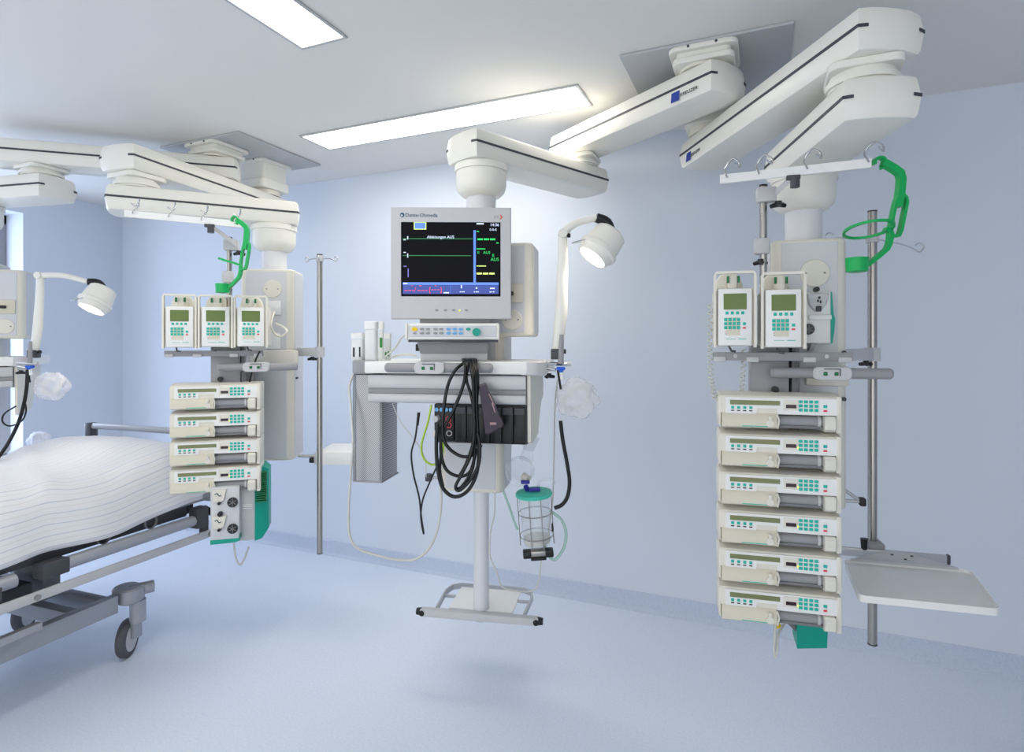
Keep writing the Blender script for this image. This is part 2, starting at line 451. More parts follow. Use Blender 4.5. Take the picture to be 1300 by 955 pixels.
# cover band, mounting rail and pump column
b = B(); b.box(-.02, .115, -.135, -.1175, 1.315, 1.375, .006); part('cover_band', b, 'cream', hd, MR)
b = B(); b.box(-.205, -.085, -.2, -.13, .83, 1.46, .004); cm = part('pump_column', b, 'grey', rp, MR)
b = B(); b.box(-.075, -.05, -.19, -.12, .83, 1.46, .004); part('column_edge', b, 'midgrey', cm, MR)
b = B(); b.cyl((-.13, -.2, 1.305), (-.13, -.22, 1.305), .011, n=12); part('lock_knob', b, 'black', cm, MR)
b = B(); b.box(-.33, .1, -.235, -.205, 1.403, 1.431, .002); rl = part('equipment_rail', b, 'grey', rp, MR)
for x in (-.31, -.205, -.03, .075): b = B(); b.box(x-.02, x+.02, -.241, -.234, 1.398, 1.416, .003); part('rail_clip', b, 'lightgrey', rl, MR)
for x in (-.26, .02): b = B(); b.cyl((x, -.235, 1.418), (x, -.241, 1.418), .007, n=12); part('rail_screw', b, 'lightgrey', rl, MR)
# handle with control plate
def handle(root, M, x0, x1, xc, y, z):
    b = B(); b.tube([(x0, y, z), (x0+.006, y, z), (x1-.006, y, z), (x1, y, z)], [.013, .0175, .0175, .013], 16); h = part('handle_bar', b, 'grey', root, M)
    b = B(); b.prism([(xc+a, z+c) for a, c in rrect(.115, .044, .018)], y-.024, y+.024, 'xz', .004); part('control_plate', b, 'lightgrey', h, M)
    for dx in (-.022, .01): b = B(); b.box(xc+dx-.006, xc+dx+.006, y-.027, y-.023, z-.007, z+.005, .002, 1); part('control_button', b, 'labeldark', h, M)
    b = B(); b.box(xc-.026, xc+.022, y-.0255, y-.0235, z+.013, z+.016); b.box(xc+.019, xc+.022, y-.0255, y-.0235, z-.008, z+.016); part('control_marking', b, 'darkgrey', h, M)
    return h
hx0 = fit(MR, 978, 474, -.24).x; hx1 = fit(MR, 1133, 474, -.24).x; hc = fit(MR, 1055, 474, -.24)
handle(rp, MR, hx0, hx1, hc.x, -.24, hc.z)

# --- centre monitor pendant
CC = (-.132, 2.5); MC = frame(CC[0], CC[1], -10)
cp = thing('monitor_pendant', 'ceiling pendant in the middle with shelf, drawer and foot bar carrying the monitor', 'ceiling pendant', MC, 'ceiling supply pendants')
aC0 = Vector((UX_R, 2.40, 0)); aC1 = W(.335, 2.93); aC2 = W(*CC)
arm(cp, vw(aC0), vw(aC1), Z_A1, logo=(.06, 1, 0)); joint(cp, vw(aC1), Z_A1-AH, Z_A2)
arm(cp, vw(aC1), vw(aC2), Z_A2); drop(cp, vw(aC2), Z_A2-AH, 1.9)
def monitor_station(root, M, full=True):
    # everything of a monitor pendant from the service head down; M is the column frame
    h = head(root, M, -.155, .115, -.11, .11, .85, 1.9)
    b = B(); s = head(root, M, .0, .245, -.17, .03, 1.49, 1.86, 'outlet_box')
    outlet(s, M, .165, -.1725, 1.66, 'beige', .09, .075); blank(s, M, .165, -.1725, 1.555, .04)
    # shelf
    b = B(); b.prism(rrect(.744, .42, .045, 6, -.059, -.152), 1.349, 1.394, 'xy', .004); sh = part('shelf', b, 'white', root, M)
    for xs in (-.385, .267):
        b = B(); b.prism(rrect(.098, .10, .046, 6, xs, -.314), 1.345, 1.397, 'xy', .005); part('corner_bumper', b, 'grey' if xs < 0 else 'lightgrey', sh, M)
    handle(root, M, -.275, .13, -.10, -.385, 1.372)
    # drawer housing
    b = B(); b.box(-.295, .248, -.33, .04, 1.236, 1.345, .002); dr = part('drawer_housing', b, 'lightgrey', root, M)
    b = B(); b.box(-.362, .247, -.352, -.33, 1.292, 1.343, .004); f = part('drawer', b, 'alu', dr, M)
    b = B(); b.box(-.362, .247, -.345, -.33, 1.273, 1.292, .001); part('grip_groove', b, 'grey', f, M)
    b = B(); b.box(-.362, .247, -.354, -.33, 1.238, 1.273, .005); part('drawer_lip', b, 'alu', f, M)
    b = B(); b.prism([(-.34, 1.345), (.05, 1.345), (.05, 1.24), (-.02, 1.22), (-.08, 1.16), (-.12, 1.1), (-.3, 1.09), (-.33, 1.1)], .25, .262, 'yz'); part('side_panel', b, 'cream', root, M)
    # foot
    if full:
        b = B(); b.lathe([(.033, .315), (.033, .86)], n=24); part('lower_pole', b, 'colpaint', root, M)
        b = B(); b.lathe([(.002, .272), (.03, .28), (.04, .298), (.04, .315)]); part('pole_end', b, 'lightgrey', root, M)
        b = B(); b.box(-.14, .14, -.02, .2, .318, .328, .003); part('foot_plate', b, 'white', root, M)
        b = B(); b.box(-.255, .255, -.065, -.03, .298, .33, .006); fb = part('bumper_bar', b, 'lightgrey', root, M)
        for s in (-1, 1):
            b = B(); b.cyl((s*.25, -.0475, .314), (s*.272, -.0475, .314), .017, .014); b.cyl((s*.245, -.067, .314), (s*.245, -.062, .314), .012); part('bumper_end', b, 'black', fb, M)
        b = B(); b.band([(-.19, -.03, .32), (-.2, .15, .32), (-.185, .205, .32), (-.15, .228, .32), (.15, .228, .32), (.185, .205, .32), (.2, .15, .32), (.19, -.03, .32)], .024, .008, (0, 0, 1))
        for s in (-1, 1): b.box(min(s*.14, s*.197), max(s*.14, s*.197), .10, .112, .316, .326)
        part('bumper_frame', b, 'alu', root, M)
monitor_station(cp, MC)

# --- left infusion pendant
LC = (-1.248, 3.06); ML = frame(LC[0], LC[1], 6)
lp = thing('infusion_pendant', 'ceiling pendant beside the bed with crossing arms carrying four syringe pumps', 'ceiling pendant', ML, 'ceiling supply pendants')
bL0 = Vector((UX_L, 2.74, 0)); bL1 = W(-1.80, 2.80); bL2 = W(*LC)
arm(lp, vw(bL0), vw(bL1), Z_B1); joint(lp, vw(bL1), Z_B1-AH, Z_B2)
arm(lp, vw(bL1), vw(bL2), Z_B2); drop(lp, vw(bL2), Z_B2-AH, 1.82)
hl = head(lp, ML, -.135, .125, -.115, .11, .87, 1.84)
MS = frame((272-650)/740*2.58, 2.58, 16)          # pump rail of the left pendant
lb = fit(ML, 346, 367, -.1175); blank(hl, ML, lb.x, -.1175, lb.z, .045)
lb = fit(ML, 347, 391, -.1175); b = B(); b.box(lb.x-.035, lb.x+.04, -.128, -.117, lb.z-.036, lb.z+.036, .006); part('socket_plate', b, 'white', hl, ML)
lb = fit(ML, 347, 433, -.1175); b = B(); b.box(lb.x-.035, lb.x+.035, -.124, -.117, lb.z-.04, lb.z+.04, .01); part('socket_plate', b, 'white', hl, ML)
for q in (446, 480): b = B(); p = fit(ML, 377, q, -.118); b.cyl((p.x, -.124, p.z), (p.x, -.112, p.z), .006, n=10); part('screw', b, 'darkgrey', hl, ML)
b = B(); p0 = fit(ML, 318, 445, -.135); p1 = fit(ML, 378, 465, -.135); b.box(p0.x, p1.x, -.135, -.1175, p1.z, p0.z, .006); part('cover_band', b, 'cream', hl, ML)
b = B(); a0 = fit(MS, 266, 520, .07); a1 = fit(MS, 304, 520, .07); b.box(a0.x, a1.x, .09, .16, .93, 1.47, .004); cm = part('pump_column', b, 'grey', lp, MS)
b = B(); b.box(a1.x+.002, a1.x+.016, .1, .16, .93, 1.47, .003); part('column_edge', b, 'midgrey', cm, MS)
for z in (1.30, 1.18): b = B(); b.cyl(((a0.x+a1.x)/2-.02, .09, z), ((a0.x+a1.x)/2-.02, .07, z), .011, n=12); part('lock_knob', b, 'black', cm, MS)
a0 = fit(MS, 209, 450, .07).x; a1 = fit(MS, 334, 450, .07).x
b = B(); b.box(a0, a1, .06, .088, 1.404, 1.43, .002); rl = part('equipment_rail', b, 'grey', lp, MS)
for k in (.05, .33, .7, .95): b = B(); x = a0+(a1-a0)*k; b.box(x-.018, x+.018, .054, .061, 1.4, 1.416, .003); part('rail_clip', b, 'lightgrey', rl, MS)
a0 = fit(MS, 276, 466, .05).x; a1 = fit(MS, 378, 466, .05).x; hc = fit(MS, 326, 466, .05)
handle(lp, MS, a0, a1, hc.x, .05, hc.z)
b = B(); q0 = MS @ Vector((.1, .16, 1.2)); q1 = ML @ Vector((-.1, -.09, 1.2)); b.box(-.03, .03, 0, (q1-q0).length, -.1, .15, .004)
part('pump_bracket', b, 'midgrey', lp, Matrix.Translation(q0) @ Matrix.Rotation(math.atan2((q1-q0).y, (q1-q0).x)-math.pi/2, 4, 'Z'))

# --- far-left monitor pendant (mostly outside the photo)
FC = (-2.93, 3.2); MF = frame(FC[0], FC[1], 25)
fp = thing('monitor_pendant', 'ceiling pendant cut by the left edge, its shelf behind the bed', 'ceiling pendant', MF, 'ceiling supply pendants')
aF0 = Vector((UX_L, 2.40, 0)); aF1 = W(-2.50, 3.10); aF2 = W(*FC)
arm(fp, vw(aF0), vw(aF1), Z_A1, more=.12); joint(fp, vw(aF1), Z_A1-AH, Z_A2)
arm(fp, vw(aF1), vw(aF2), Z_A2); drop(fp, vw(aF2), Z_A2-AH, 1.9)
monitor_station(fp, MF, True)

# ================================================================ syringe pumps
def cellgrid(b, xs, zs, w, h, y0, y1, bev=.0012):
    for x in xs:
        for z in zs: b.box(x-w/2, x+w/2, y0, y1, z-h/2, z+h/2, bev, 1)
def make_syringe_pump(M, label, lit):
    t = thing('syringe_pump', label, 'syringe pump', M)
    b = B()
    b.prism([(.0, .05), (0, .098), (.006, .108), (.03, .116), (.125, .116), (.13, .112), (.13, .004), (.052, .004), (.052, .05)], -.183, .183, 'yz')
    b.box(.168, .185, -.004, .13, -.006, .112, .004)
    b.box(-.187, -.179, .004, .12, .006, .104, .003)
    body = part('pump_body', b, 'cream', t)
    b = B(); b.prism([(.0, 0), (0, .048), (-.006, .044), (-.012, .03), (-.014, .006), (-.01, 0)][::-1], 0, 0.001, 'yz')
    b = B(); b.prism([(.05, .003), (.05, .052), (.0, .052), (-.008, .044), (-.016, .028), (-.016, .008), (-.008, .003)], -.178, -.008, 'yz')
    part('drive_cover', b, 'beige', t)
    b = B(); b.prism([(-.166, .103), (.178, .103), (.178, .05), (-.006, .05), (-.006, .068), (-.068, .068), (-.07, .05), (-.166, .05)], -.0035, .001, 'xz')
    fa = part('fascia', b, 'white', t)
    b = B(); b.box(-.152, .002, -.0055, -.003, .079, .094); part('display', b, 'lcd_strip', fa)
    b = B(); cellgrid(b, [-.144, -.125, -.106, -.087], [.0695], .0095, .009, -.0065, -.003)
    cellgrid(b, [.064+.0155*k for k in range(4)], [.093, .0795, .066], .0115, .0095, -.0065, -.003)
    b.box(.131, .142, -.0065, -.003, .0745, .084, .001, 1)
    part('keypad', b, 'key', fa, stuff=True)
    b = B(); cellgrid(b, [-.144, -.125, -.106, -.087], [.059], .010, .0035, -.0045, -.003, 0); part('key_caption', b, 'black', fa, stuff=True)
    b = B(); b.box(.012, .058, -.0045, -.003, .064, .099, .001, 1); part('status_field', b, 'cream', fa)
    b = B(); b.box(.02, .051, -.006, -.003, .071, .0825); part('led_display', b, 'led', fa)
    b = B(); b.box(.131, .142, -.0065, -.003, .062, .0675, .001, 1); part('stop_key', b, 'redkey', fa)
    if lit: b = B(); b.box(.0545, .0575, -.0058, -.003, .068, .075); part('status_light', b, 'led_yellow', fa)
    b = B(); b.cyl((-.006, .022, .027), (.142, .022, .027), .0185, n=20); sy = part('syringe_rail', b, 'grey', t)
    b = B(); b.box(-.006, .14, .005, .05, .004, .014, .003); part('rail_lower_plate', b, 'midgrey', sy)  # darker lower half of the syringe rail
    b = B(); b.cyl((.117, .022, .027), (.125, .022, .027), .022, n=20); part('syringe_flange', b, 'lightgrey', sy)
    b = B(); b.prism([(-.018, .006), (-.02, .04), (-.014, .048), (.05, .048), (.05, -.006), (0, -.004)], .133, .166, 'yz', .003); part('pusher_head', b, 'cream', t)
    b = B(); b.box(-.036, -.024, -.028, -.01, .032, .046, .003); b.cyl((-.03, -.02, .02), (-.03, -.012, .02), .012, n=14); b.tube([(-.008, -.012, .05), (-.002, -.016, .03), (-.006, -.01, .004)], .003, 8)
    part('clamp_lever', b, 'cream', t)
    b = B(); b.box(-.116, -.036, -.0168, -.0155, .009, .0115); part('printed_line', b, 'key', t)
    return t
# right stack of six
yfr = -.30; xl = fit(MR, 913, 640, yfr).x; xr = fit(MR, 1069, 640, yfr).x; xm = (xl+xr)/2; SCL = (xr-xl)/.372
ORD = ['topmost', 'second', 'third', 'fourth', 'fifth', 'lowest']
proto = None
for k in range(6):
    ztop = fit(MR, 914, 499+48.5*k, yfr).z
    M = MR @ Matrix.Translation((xm-.0015*k*0, yfr, ztop-.116*SCL)) @ Matrix.Scale(SCL, 4)
    lab = ('%s of the six stacked syringe pumps on the right pendant' % ORD[k]) if k in (0, 5) else ('%s syringe pump from the top in the right stack of six' % ORD[k])
    if proto is None: proto = make_syringe_pump(M, lab, False); proto['group'] = 'syringe pumps on the right pendant'
    elif k == 1: proto2 = make_syringe_pump(M, lab, True); proto2['group'] = 'syringe pumps on the right pendant'
    else: dup(proto2, M, lab, 'syringe pumps on the right pendant')
xl = fit(MS, 215, 545, 0).x; xr = fit(MS, 331, 545, 0).x; SCL2 = (xr-xl)/.372; xm2 = (xl+xr)/2
for k in range(4):
    ztop = fit(MS, 217, 488+35.8*k, 0).z
    M = MS @ Matrix.Translation((xm2, 0, ztop-.116*SCL2)) @ Matrix.Scale(SCL2, 4)
    lab = ['topmost of the four stacked syringe pumps beside the bed', 'second syringe pump from the top in the stack of four by the bed', 'third syringe pump from the top in the stack of four by the bed', 'lowest of the four stacked syringe pumps, above the teal-sided device'][k]
    dup(proto if k == 0 else proto2, M, lab, 'syringe pumps on the left pendant')

# ================================================================ infusion pumps
def make_infusion_pump(M, label):
    t = thing('infusion_pump', label, 'infusion pump', M)
    b = B(); b.box(-.063, .063, .002, .125, .004, .198, .006); b.box(-.072, -.062, .01, .12, .01, .19, .004); b.box(.062, .078, .008, .12, .006, .2, .005)
    b.box(-.018, .012, .03, .1, .19, .246, .004); part('pump_body', b, 'cream', t)
    b = B(); b.band([(-.071, .0, .0), (-.071, .0, .242), (-.066, 0, .25), (.066, 0, .25), (.071, 0, .242), (.071, 0, .0)], .018, .009, (0, 1, 0)); part('carry_frame', b, 'cream', t)
    b = B(); b.box(-.06, .06, -.006, .003, .006, .196, .004); fp_ = part('front_panel', b, 'white', t)
    b = B(); b.box(-.04, .041, -.0085, -.005, .126, .179, .001, 1); part('display', b, 'lcd', fp_)
    b = B(); cellgrid(b, [-.028, -.0095, .009, .0275], [.1145], .0105, .0105, -.009, -.005)
    cellgrid(b, [-.0325, -.0175, -.0025, .0125], [.0925, .079, .0655], .0115, .0105, -.009, -.005); b.box(.0275, .0385, -.009, -.005, .0735, .083, .001, 1)
    part('keypad', b, 'key', fp_, stuff=True)
    b = B(); b.box(-.03, .018, -.0068, -.005, .04, .1, 0); part('key_field', b, 'beige', fp_)
    b = B(); b.box(.0275, .0385, -.009, -.005, .0615, .067, .001, 1); b.box(-.0335, -.0305, -.0075, -.005, .05, .053); part('stop_key', b, 'redkey', fp_)
    b = B(); b.box(-.0335, -.0305, -.0075, -.005, .043, .046); part('indicator', b, 'darkgrey', fp_)
    b = B(); b.box(-.032, .004, -.0066, -.005, .027, .0285); b.box(.012, .04, -.0066, -.005, .0265, .029); part('printed_line', b, 'key', fp_)
    b = B(); b.lathe([(.052, 0), (.052, .02), (.046, .026), (.001, .026)], Matrix.Translation((-.012, .125, .21)) @ Matrix.Rotation(math.pi/2, 4, 'X'), 32); part('rear_dial', b, 'cream', t)
    b = B(); b.box(-.026, -.018, .02, .03, .218, .24); b.box(.012, .02, .02, .03, .218, .24); part('drip_sensor', b, 'labeldark', t)
    b = B(); b.tube([(-.02, .02, .006), (-.012, .0, -.012), (.004, -.002, -.014)], .004, 8); part('clamp_foot', b, 'darkgrey', t)
    return t
GI = 'infusion pumps in a row on the rails'
def inf_at(M, px0, px1, pytop, pybot, ly):
    a = fit(M, px0, (pytop+pybot)/2, ly).x; c = fit(M, px1, (pytop+pybot)/2, ly).x
    zt = fit(M, (px0+px1)/2, pytop, ly).z; zb = fit(M, (px0+px1)/2, pybot, ly).z
    s = (c-a)/.15
    return M @ Matrix.Translation(((a+c)/2, ly, zb)) @ Matrix.Diagonal((s, s, (zt-zb)/.25, 1))
ip = make_infusion_pump(inf_at(MR, 906, 960, 346, 441, -.31), 'left of the two infusion pumps on the right rail'); ip['group'] = GI
dup(ip, inf_at(MR, 966, 1023, 347, 443, -.31), 'right of the two infusion pumps on the right rail', GI)
for k, (a, c) in enumerate(((206, 250), (251.5, 296), (297, 340))):
    dup(ip, inf_at(MS, a, c, 374.5+1.0*k, 442.5-.6*k, .02), ['infusion pump farthest left in the row of three above the bed', 'middle one of three infusion pumps above the bed', 'rightmost of three infusion pumps above the bed, nearest the pale column'][k], GI)

# ================================================================ patient monitor
MM = frame((572-650)/740*2.2, 2.2, 1)
pm = thing('patient_monitor', 'grey patient monitor with dark screen showing flat green traces', 'monitor', MM)
def fx(px, y=0, M=MM): return fit(M, px, 340, y).x
def fz(py, y=0, M=MM): return fit(M, 572, py, y).z
x0, x1, z0, z1 = fx(497), fx(648), fz(404), fz(264)
sx0, sx1, sz0, sz1 = fx(509), fx(635.5), fz(376.5), fz(282)
b = B()
for a, c, d_, e in ((x0, sx0, z0, z1), (sx1, x1, z0, z1), (sx0, sx1, z0, sz0), (sx0, sx1, sz1, z1)): b.box(a, c, 0, .05, d_, e)
b.box(x0+.02, x1-.02, .05, .1, z0+.03, z1-.03, .015); b.box(sx0-.01, sx1+.01, .006, .05, sz0-.01, sz1+.01)
for a in ((x0-.003, x1+.003, .006, .045, z0-.003, z0), (x0-.003, x1+.003, .006, .045, z1, z1+.003), (x0-.003, x0, .006, .045, z0, z1), (x1, x1+.003, .006, .045, z0, z1)): b.box(*a)
part('housing', b, 'lightgrey', pm)
b = B(); b.box(sx0, sx1, .004, .0065, sz0, sz1); scn = part('screen', b, 'screen', pm)
def sbar(px0, py0, px1, py1, m, nm='screen_mark', y=.0032):
    b = B(); b.box(fx(px0), fx(px1), y, y+.001, fz(py1), fz(py0)); return part(nm, b, m, scn, MM)
def stxt(s, px, py, hpx, m, bold=.0003): return text('screen_text', s, hpx*2.2/740*1.38, m, scn, MM @ upright(fx(px), .0032, fz(py)), bold)
sbar(511, 302.6, 600, 303.4, 's_line', 'trace_line'); sbar(511, 324.1, 598, 324.9, 's_line', 'trace_line')
sbar(525.2, 281.9, 541, 291.4, 's_lime', 'alarm_box'); sbar(526.2, 282.9, 540, 290.4, 's_blue', 'alarm_box_field', .0026)
stxt('Ableitungen AUS', 542, 300.9, 3.6, 's_white')
sbar(601, 292, 604, 358.5, 's_blue', 'divider_bar'); sbar(511, 358.5, 633, 361.6, 's_blue', 'menu_header'); sbar(511, 361.6, 633, 373.2, 's_navy', 'menu_field')
for y, m, a in ((303.5, 's_green', 606), (347.2, 's_lime', 605)):
    for k in range(3): sbar(a+8*k, y-1.1, a+8*k+6.8, y+1.1, m, 'value_dash')
stxt('II', 606, 320.6, 3.6, 's_green', .0005); stxt('AUS', 613.3, 320.6, 3.6, 's_green', .0004); stxt('II', 624.6, 324.2, 4.2, 's_green', .0006); stxt('AUS', 622.8, 329.3, 4.2, 's_green', .0006)
stxt('14:36', 622, 285.2, 3.8, 's_white', .0005); stxt('0-0-0', 621.5, 291.3, 3, 's_white', .0002)
for a in ((605, 283, 614, 284.6, 's_white'), (605, 293, 608, 294.2, 's_green'), (630, 307.5, 633, 308.8, 's_green'), (605, 315.2, 616, 316.4, 's_green'), (605, 337, 617, 338.1, 's_lime'),
          (516.8, 300, 518, 304, 's_white'), (516.8, 322, 518, 327, 's_white'), (517.4, 341, 518.6, 352, 's_violet'), (512, 304, 515, 305, 's_white'), (512, 320, 515, 321, 's_white'), (512, 337.5, 516, 338.6, 's_violet'),
          (571.6, 359, 572.2, 373, 's_blue')): sbar(*a)
for a in ((512, 359.3, 517, 360.7, 's_white'), (513, 368.6, 517.5, 369.3, 's_red'), (518.3, 368.6, 522, 369.3, 's_red'), (522.6, 368.6, 525.2, 369.3, 's_red'), (529.8, 368.6, 534, 369.3, 's_red'), (535, 368.6, 539, 369.3, 's_red'), (540, 368.6, 542.6, 369.3, 's_red'),
          (547, 367.6, 550, 368.2, 's_red'), (551, 367.6, 554, 368.2, 's_red'), (555, 367.6, 558, 368.2, 's_red'), (522, 362.4, 524, 363.2, 's_red'), (532, 362.4, 535, 363.2, 's_red'), (552, 362.4, 554, 363.2, 's_red'), (563, 371, 570, 372.4, 's_white'),
          (585, 362, 586.4, 366, 's_white'), (604, 364.8, 606, 366.6, 's_white'), (622, 365.3, 628, 366.7, 's_white')): sbar(*a, y=.0024)
for a in (583.6, 601.6, 621.4):
    for k in range(3): sbar(a+2.3*k, 369.9, a+1.5+2.3*k, 371.1, 's_white', y=.0024)
for t_, px in (('/', 525.8), ('[', 544.2), (']', 558.6)): text('screen_text', t_, .024, 's_red', scn, MM @ upright(fx(px), .0022, fz(368)), .0002)
M_ = MM @ upright(fx(514.5), -.0005, fz(273.6)); text('brand_lettering', 'Datex-Ohmeda', .0192, 'navy', pm, M_, .0004)
b = B(); ring = [(.0085*math.cos(a), .0085*math.sin(a)) for a in [2*math.pi*k/20 for k in range(20)]]; c_ = (fx(510.6), fz(273.3))
b.prism([(c_[0]+p, c_[1]+q) for p, q in ring], -.001, .001); part('brand_roundel', b, 'navy', pm)
b = B(); b.prism([(c_[0]-.0015+p*.5, c_[1]-.0015+q*.5) for p, q in ring], -.0016, .001); part('brand_roundel_inner', b, 'lightgrey', pm)
text('brand_lettering', 'S/5', .016, 'grey', pm, MM @ upright(fx(626.8), -.0005, fz(275.6)), .0001)
b = B(); cx, cz = fx(636), fz(275.5); b.prism([(cx-.005, cz+.009), (cx-.0005, cz+.009), (cx+.006, cz), (cx-.0005, cz-.009), (cx-.005, cz-.009), (cx+.0008, cz)], -.001, .001); part('brand_chevron', b, 'orange', pm)
for px in (554.5, 565.5, 576, 592): b = B(); b.prism([(fx(px)+p*.8, fz(394)+q*.42) for p, q in ring], -.002, .002); part('bezel_button', b, 'grey', pm)
b = B(); b.prism([(fx(583.5)+p*.4, fz(394.3)+q*.3) for p, q in ring], -.002, .002); part('power_light', b, 'led_yellow', pm)
b = B(); b.box(fx(532), fx(622), .02, .09, fz(412.6), z0, .004); b.box(fx(540), fx(600), .03, .08, fz(434), fz(411), .004); part('monitor_neck', b, 'grey', pm)

kp = thing('control_panel', 'white key panel with yellow, grey and blue buttons under the monitor', 'control panel', MM)
yk = -.045
def kx(px): return fit(MM, px, 420, yk).x
def kz(py): return fit(MM, 572, py, yk).z
b = B(); b.box(kx(514), kx(634), yk, yk+.06, kz(431.5), kz(410.5), .006); part('panel_housing', b, 'white', kp)
b = B(); b.box(kx(519.5), kx(630), yk-.003, yk+.001, kz(427.5), kz(413.5), .001, 1); kf = part('key_field', b, 'panelgrey', kp)
b = B(); b.box(kx(518), kx(632), yk+.004, yk+.058, kz(434.5), kz(431.5), .001); part('panel_undershade', b, 'darkgrey', kp)  # dark grey block standing in for the shade under the key panel
for px in (515.2, 631): b = B(); b.box(kx(px), kx(px+2.4), yk-.006, yk+.03, kz(430), kz(411), .002); part('end_cheek', b, 'offwhite', kp)
def oval(px, py, w, h, m, nm='key'):
    b = B(); b.prism([(kx(px)+w*math.cos(a), kz(py)+h*math.sin(a)) for a in [2*math.pi*k/16 for k in range(16)]], yk-.006, yk-.001); part(nm, b, m, kf)
oval(526.5, 418, .011, .0075, 'yellow', 'alarm_key')
for py in (418, 423.2):
    for px in (536, 543.5, 553, 560.5): oval(px, py, .0085, .0042, 'grey')
    for px in (569.5, 577.3, 585.2): oval(px, py, .0088, .005, 'bluekey')
oval(526.5, 423.2, .006, .003, 'grey'); oval(594.5, 418, .0085, .0055, 'teal')
b = B(); b.cyl((kx(605), yk-.022, kz(421.8)), (kx(605), yk-.002, kz(421.8)), .0145, .0155, 24); part('rotary_knob', b, 'teal', kf)

pu = thing('processor_unit', 'dark grey processor box standing on the shelf under the key panel', 'computer', MM)
b = B(); b.prism([(fx(529), fz(434.8)), (fx(620), fz(434.8)), (fx(618), fz(449)), (fx(533), fz(449))], .004, .15, 'xz', .003); part('upper_case', b, 'grey', pu)
b = B(); b.box(fx(534), fx(618), .002, .15, 1.3945, fz(449), .003); part('lower_case', b, 'lightgrey', pu)
b = B(); b.box(fx(526), fx(530), .03, .1, fz(446), fz(437), .002); part('side_connector', b, 'black', pu)

# ---------------------------------------------------------------- containers on the shelf
def cont(px0, px1, pyt, d, label, marks, ztop=1.3945):
    c = P((px0+px1)/2, 456, d); M = Matrix.Translation((c.x, c.y, 1.3945)) @ Matrix.Rotation(YAW, 4, 'Z')
    w = (px1-px0)/740*d; h = EYE+(438-pyt)/740*d-1.3945
    t = thing('plastic_container', label, 'container', M, 'containers on the shelf')
    b = B(); rings = []
    for z, k in ((0, .9), (.004, 1), (h*.55, 1), (h*.78, .98), (h*.8, 1.06), (h*.985, 1.06), (h, .98)): rings.append([Vector((x*k, y*k, z)) for x, y in rrect(w*.93, w*.8, w*.22)])
    b.loft(rings[:4]); part('vessel', b, 'bottle', t)
    b = B(); b.loft(rings[4:]); part('lid', b, 'white', t)
    for (a0, a1, f0, f1, m) in marks:
        b = B(); b.box(w*a0, w*a1, -w*.405, -w*.39, h*f0, h*f1); part('printed_label', b, m, t)
cont(446.5, 463, 423, 2.26, 'short white container with two black marks at the shelf end', ((-.3, -.16, .14, .48, 'black'), (.16, .28, .14, .5, 'black')))
cont(463.5, 480, 408, 2.25, 'tallest white container in the group left of the key panel', ())
cont(480.5, 487.5, 408.5, 2.40, 'slim tall white container with a green label', ((-.2, .3, .32, .58, 'labelgreen'),))
cont(488, 496.5, 423.5, 2.36, 'small white bottle with low green label, nearest the key panel', ((-.36, -.08, .1, .3, 'labelgreen'), (.06, .3, .14, .34, 'labelgreen')))

# ---------------------------------------------------------------- module rack under the drawer
MRK = MC; ym = -.345
mr = thing('module_rack', 'row of black monitor modules under the drawer', 'module rack', MC)
def mx(px): return fit(MC, px, 540, ym).x
def mz(py): return fit(MC, 610, py, ym).z
b = B(); b.box(mx(551), .249, ym+.012, -.13, mz(564), 1.2355, .003); part('rack_case', b, 'darkgrey', mr)
b = B(); b.box(mx(552), mx(576.5), ym-.006, ym+.012, mz(561), mz(514), .002); cmn = part('connector_module', b, 'black', mr)
for py, n in ((521, 4),):
    for k in range(n):
        b = B(); b.cyl((mx(555+6*k), ym-.009, mz(py)), (mx(555+6*k), ym-.005, mz(py)), .0075, n=14); part('blue_key', b, 'bluekey', cmn)
for px, py in ((570, 533), (570.5, 540.5)):
    b = B(); b.lathe([(.011, 0), (.011, .003), (.008, .003), (.008, 0)], Matrix.Translation((mx(px), ym-.005, mz(py))) @ Matrix.Rotation(math.pi/2, 4, 'X'), 20); part('socket_ring', b, 'redkey', cmn)
b = B(); b.lathe([(.011, 0), (.011, .004), (.008, .004), (.008, 0)], Matrix.Translation((mx(571), ym-.005, mz(551))) @ Matrix.Rotation(math.pi/2, 4, 'X'), 20); part('socket_ring', b, 'lightgrey', cmn)
for px, py, m in ((556.5, 532, 'lightgrey'), (557, 550, 'cream')):
    b = B(); b.cyl((mx(px), ym-.04, mz(py)), (mx(px), ym-.004, mz(py)), .011, n=14); part('cable_plug', b, m, cmn)
b = B(); b.box(mx(554), mx(562), ym-.009, ym-.005, mz(545.5), mz(542.5), .001, 1); part('blue_key', b, 'bluekey', cmn)
e0 = 577.5; ew = (667-577.5)/6
for k in range(6):
    b = B(); b.box(mx(e0+ew*k)+.001, mx(e0+ew*(k+1))-.001, ym-.004, ym+.012, mz(563), mz(516), .003)
    md = part('monitor_module', b, 'black', mr)
    b = B(); b.box(mx(e0+ew*k)+.003, mx(e0+ew*(k+1))-.003, ym-.007, ym-.003, mz(526), mz(517.5), .001, 1); part('module_flap', b, 'darkgrey', md)

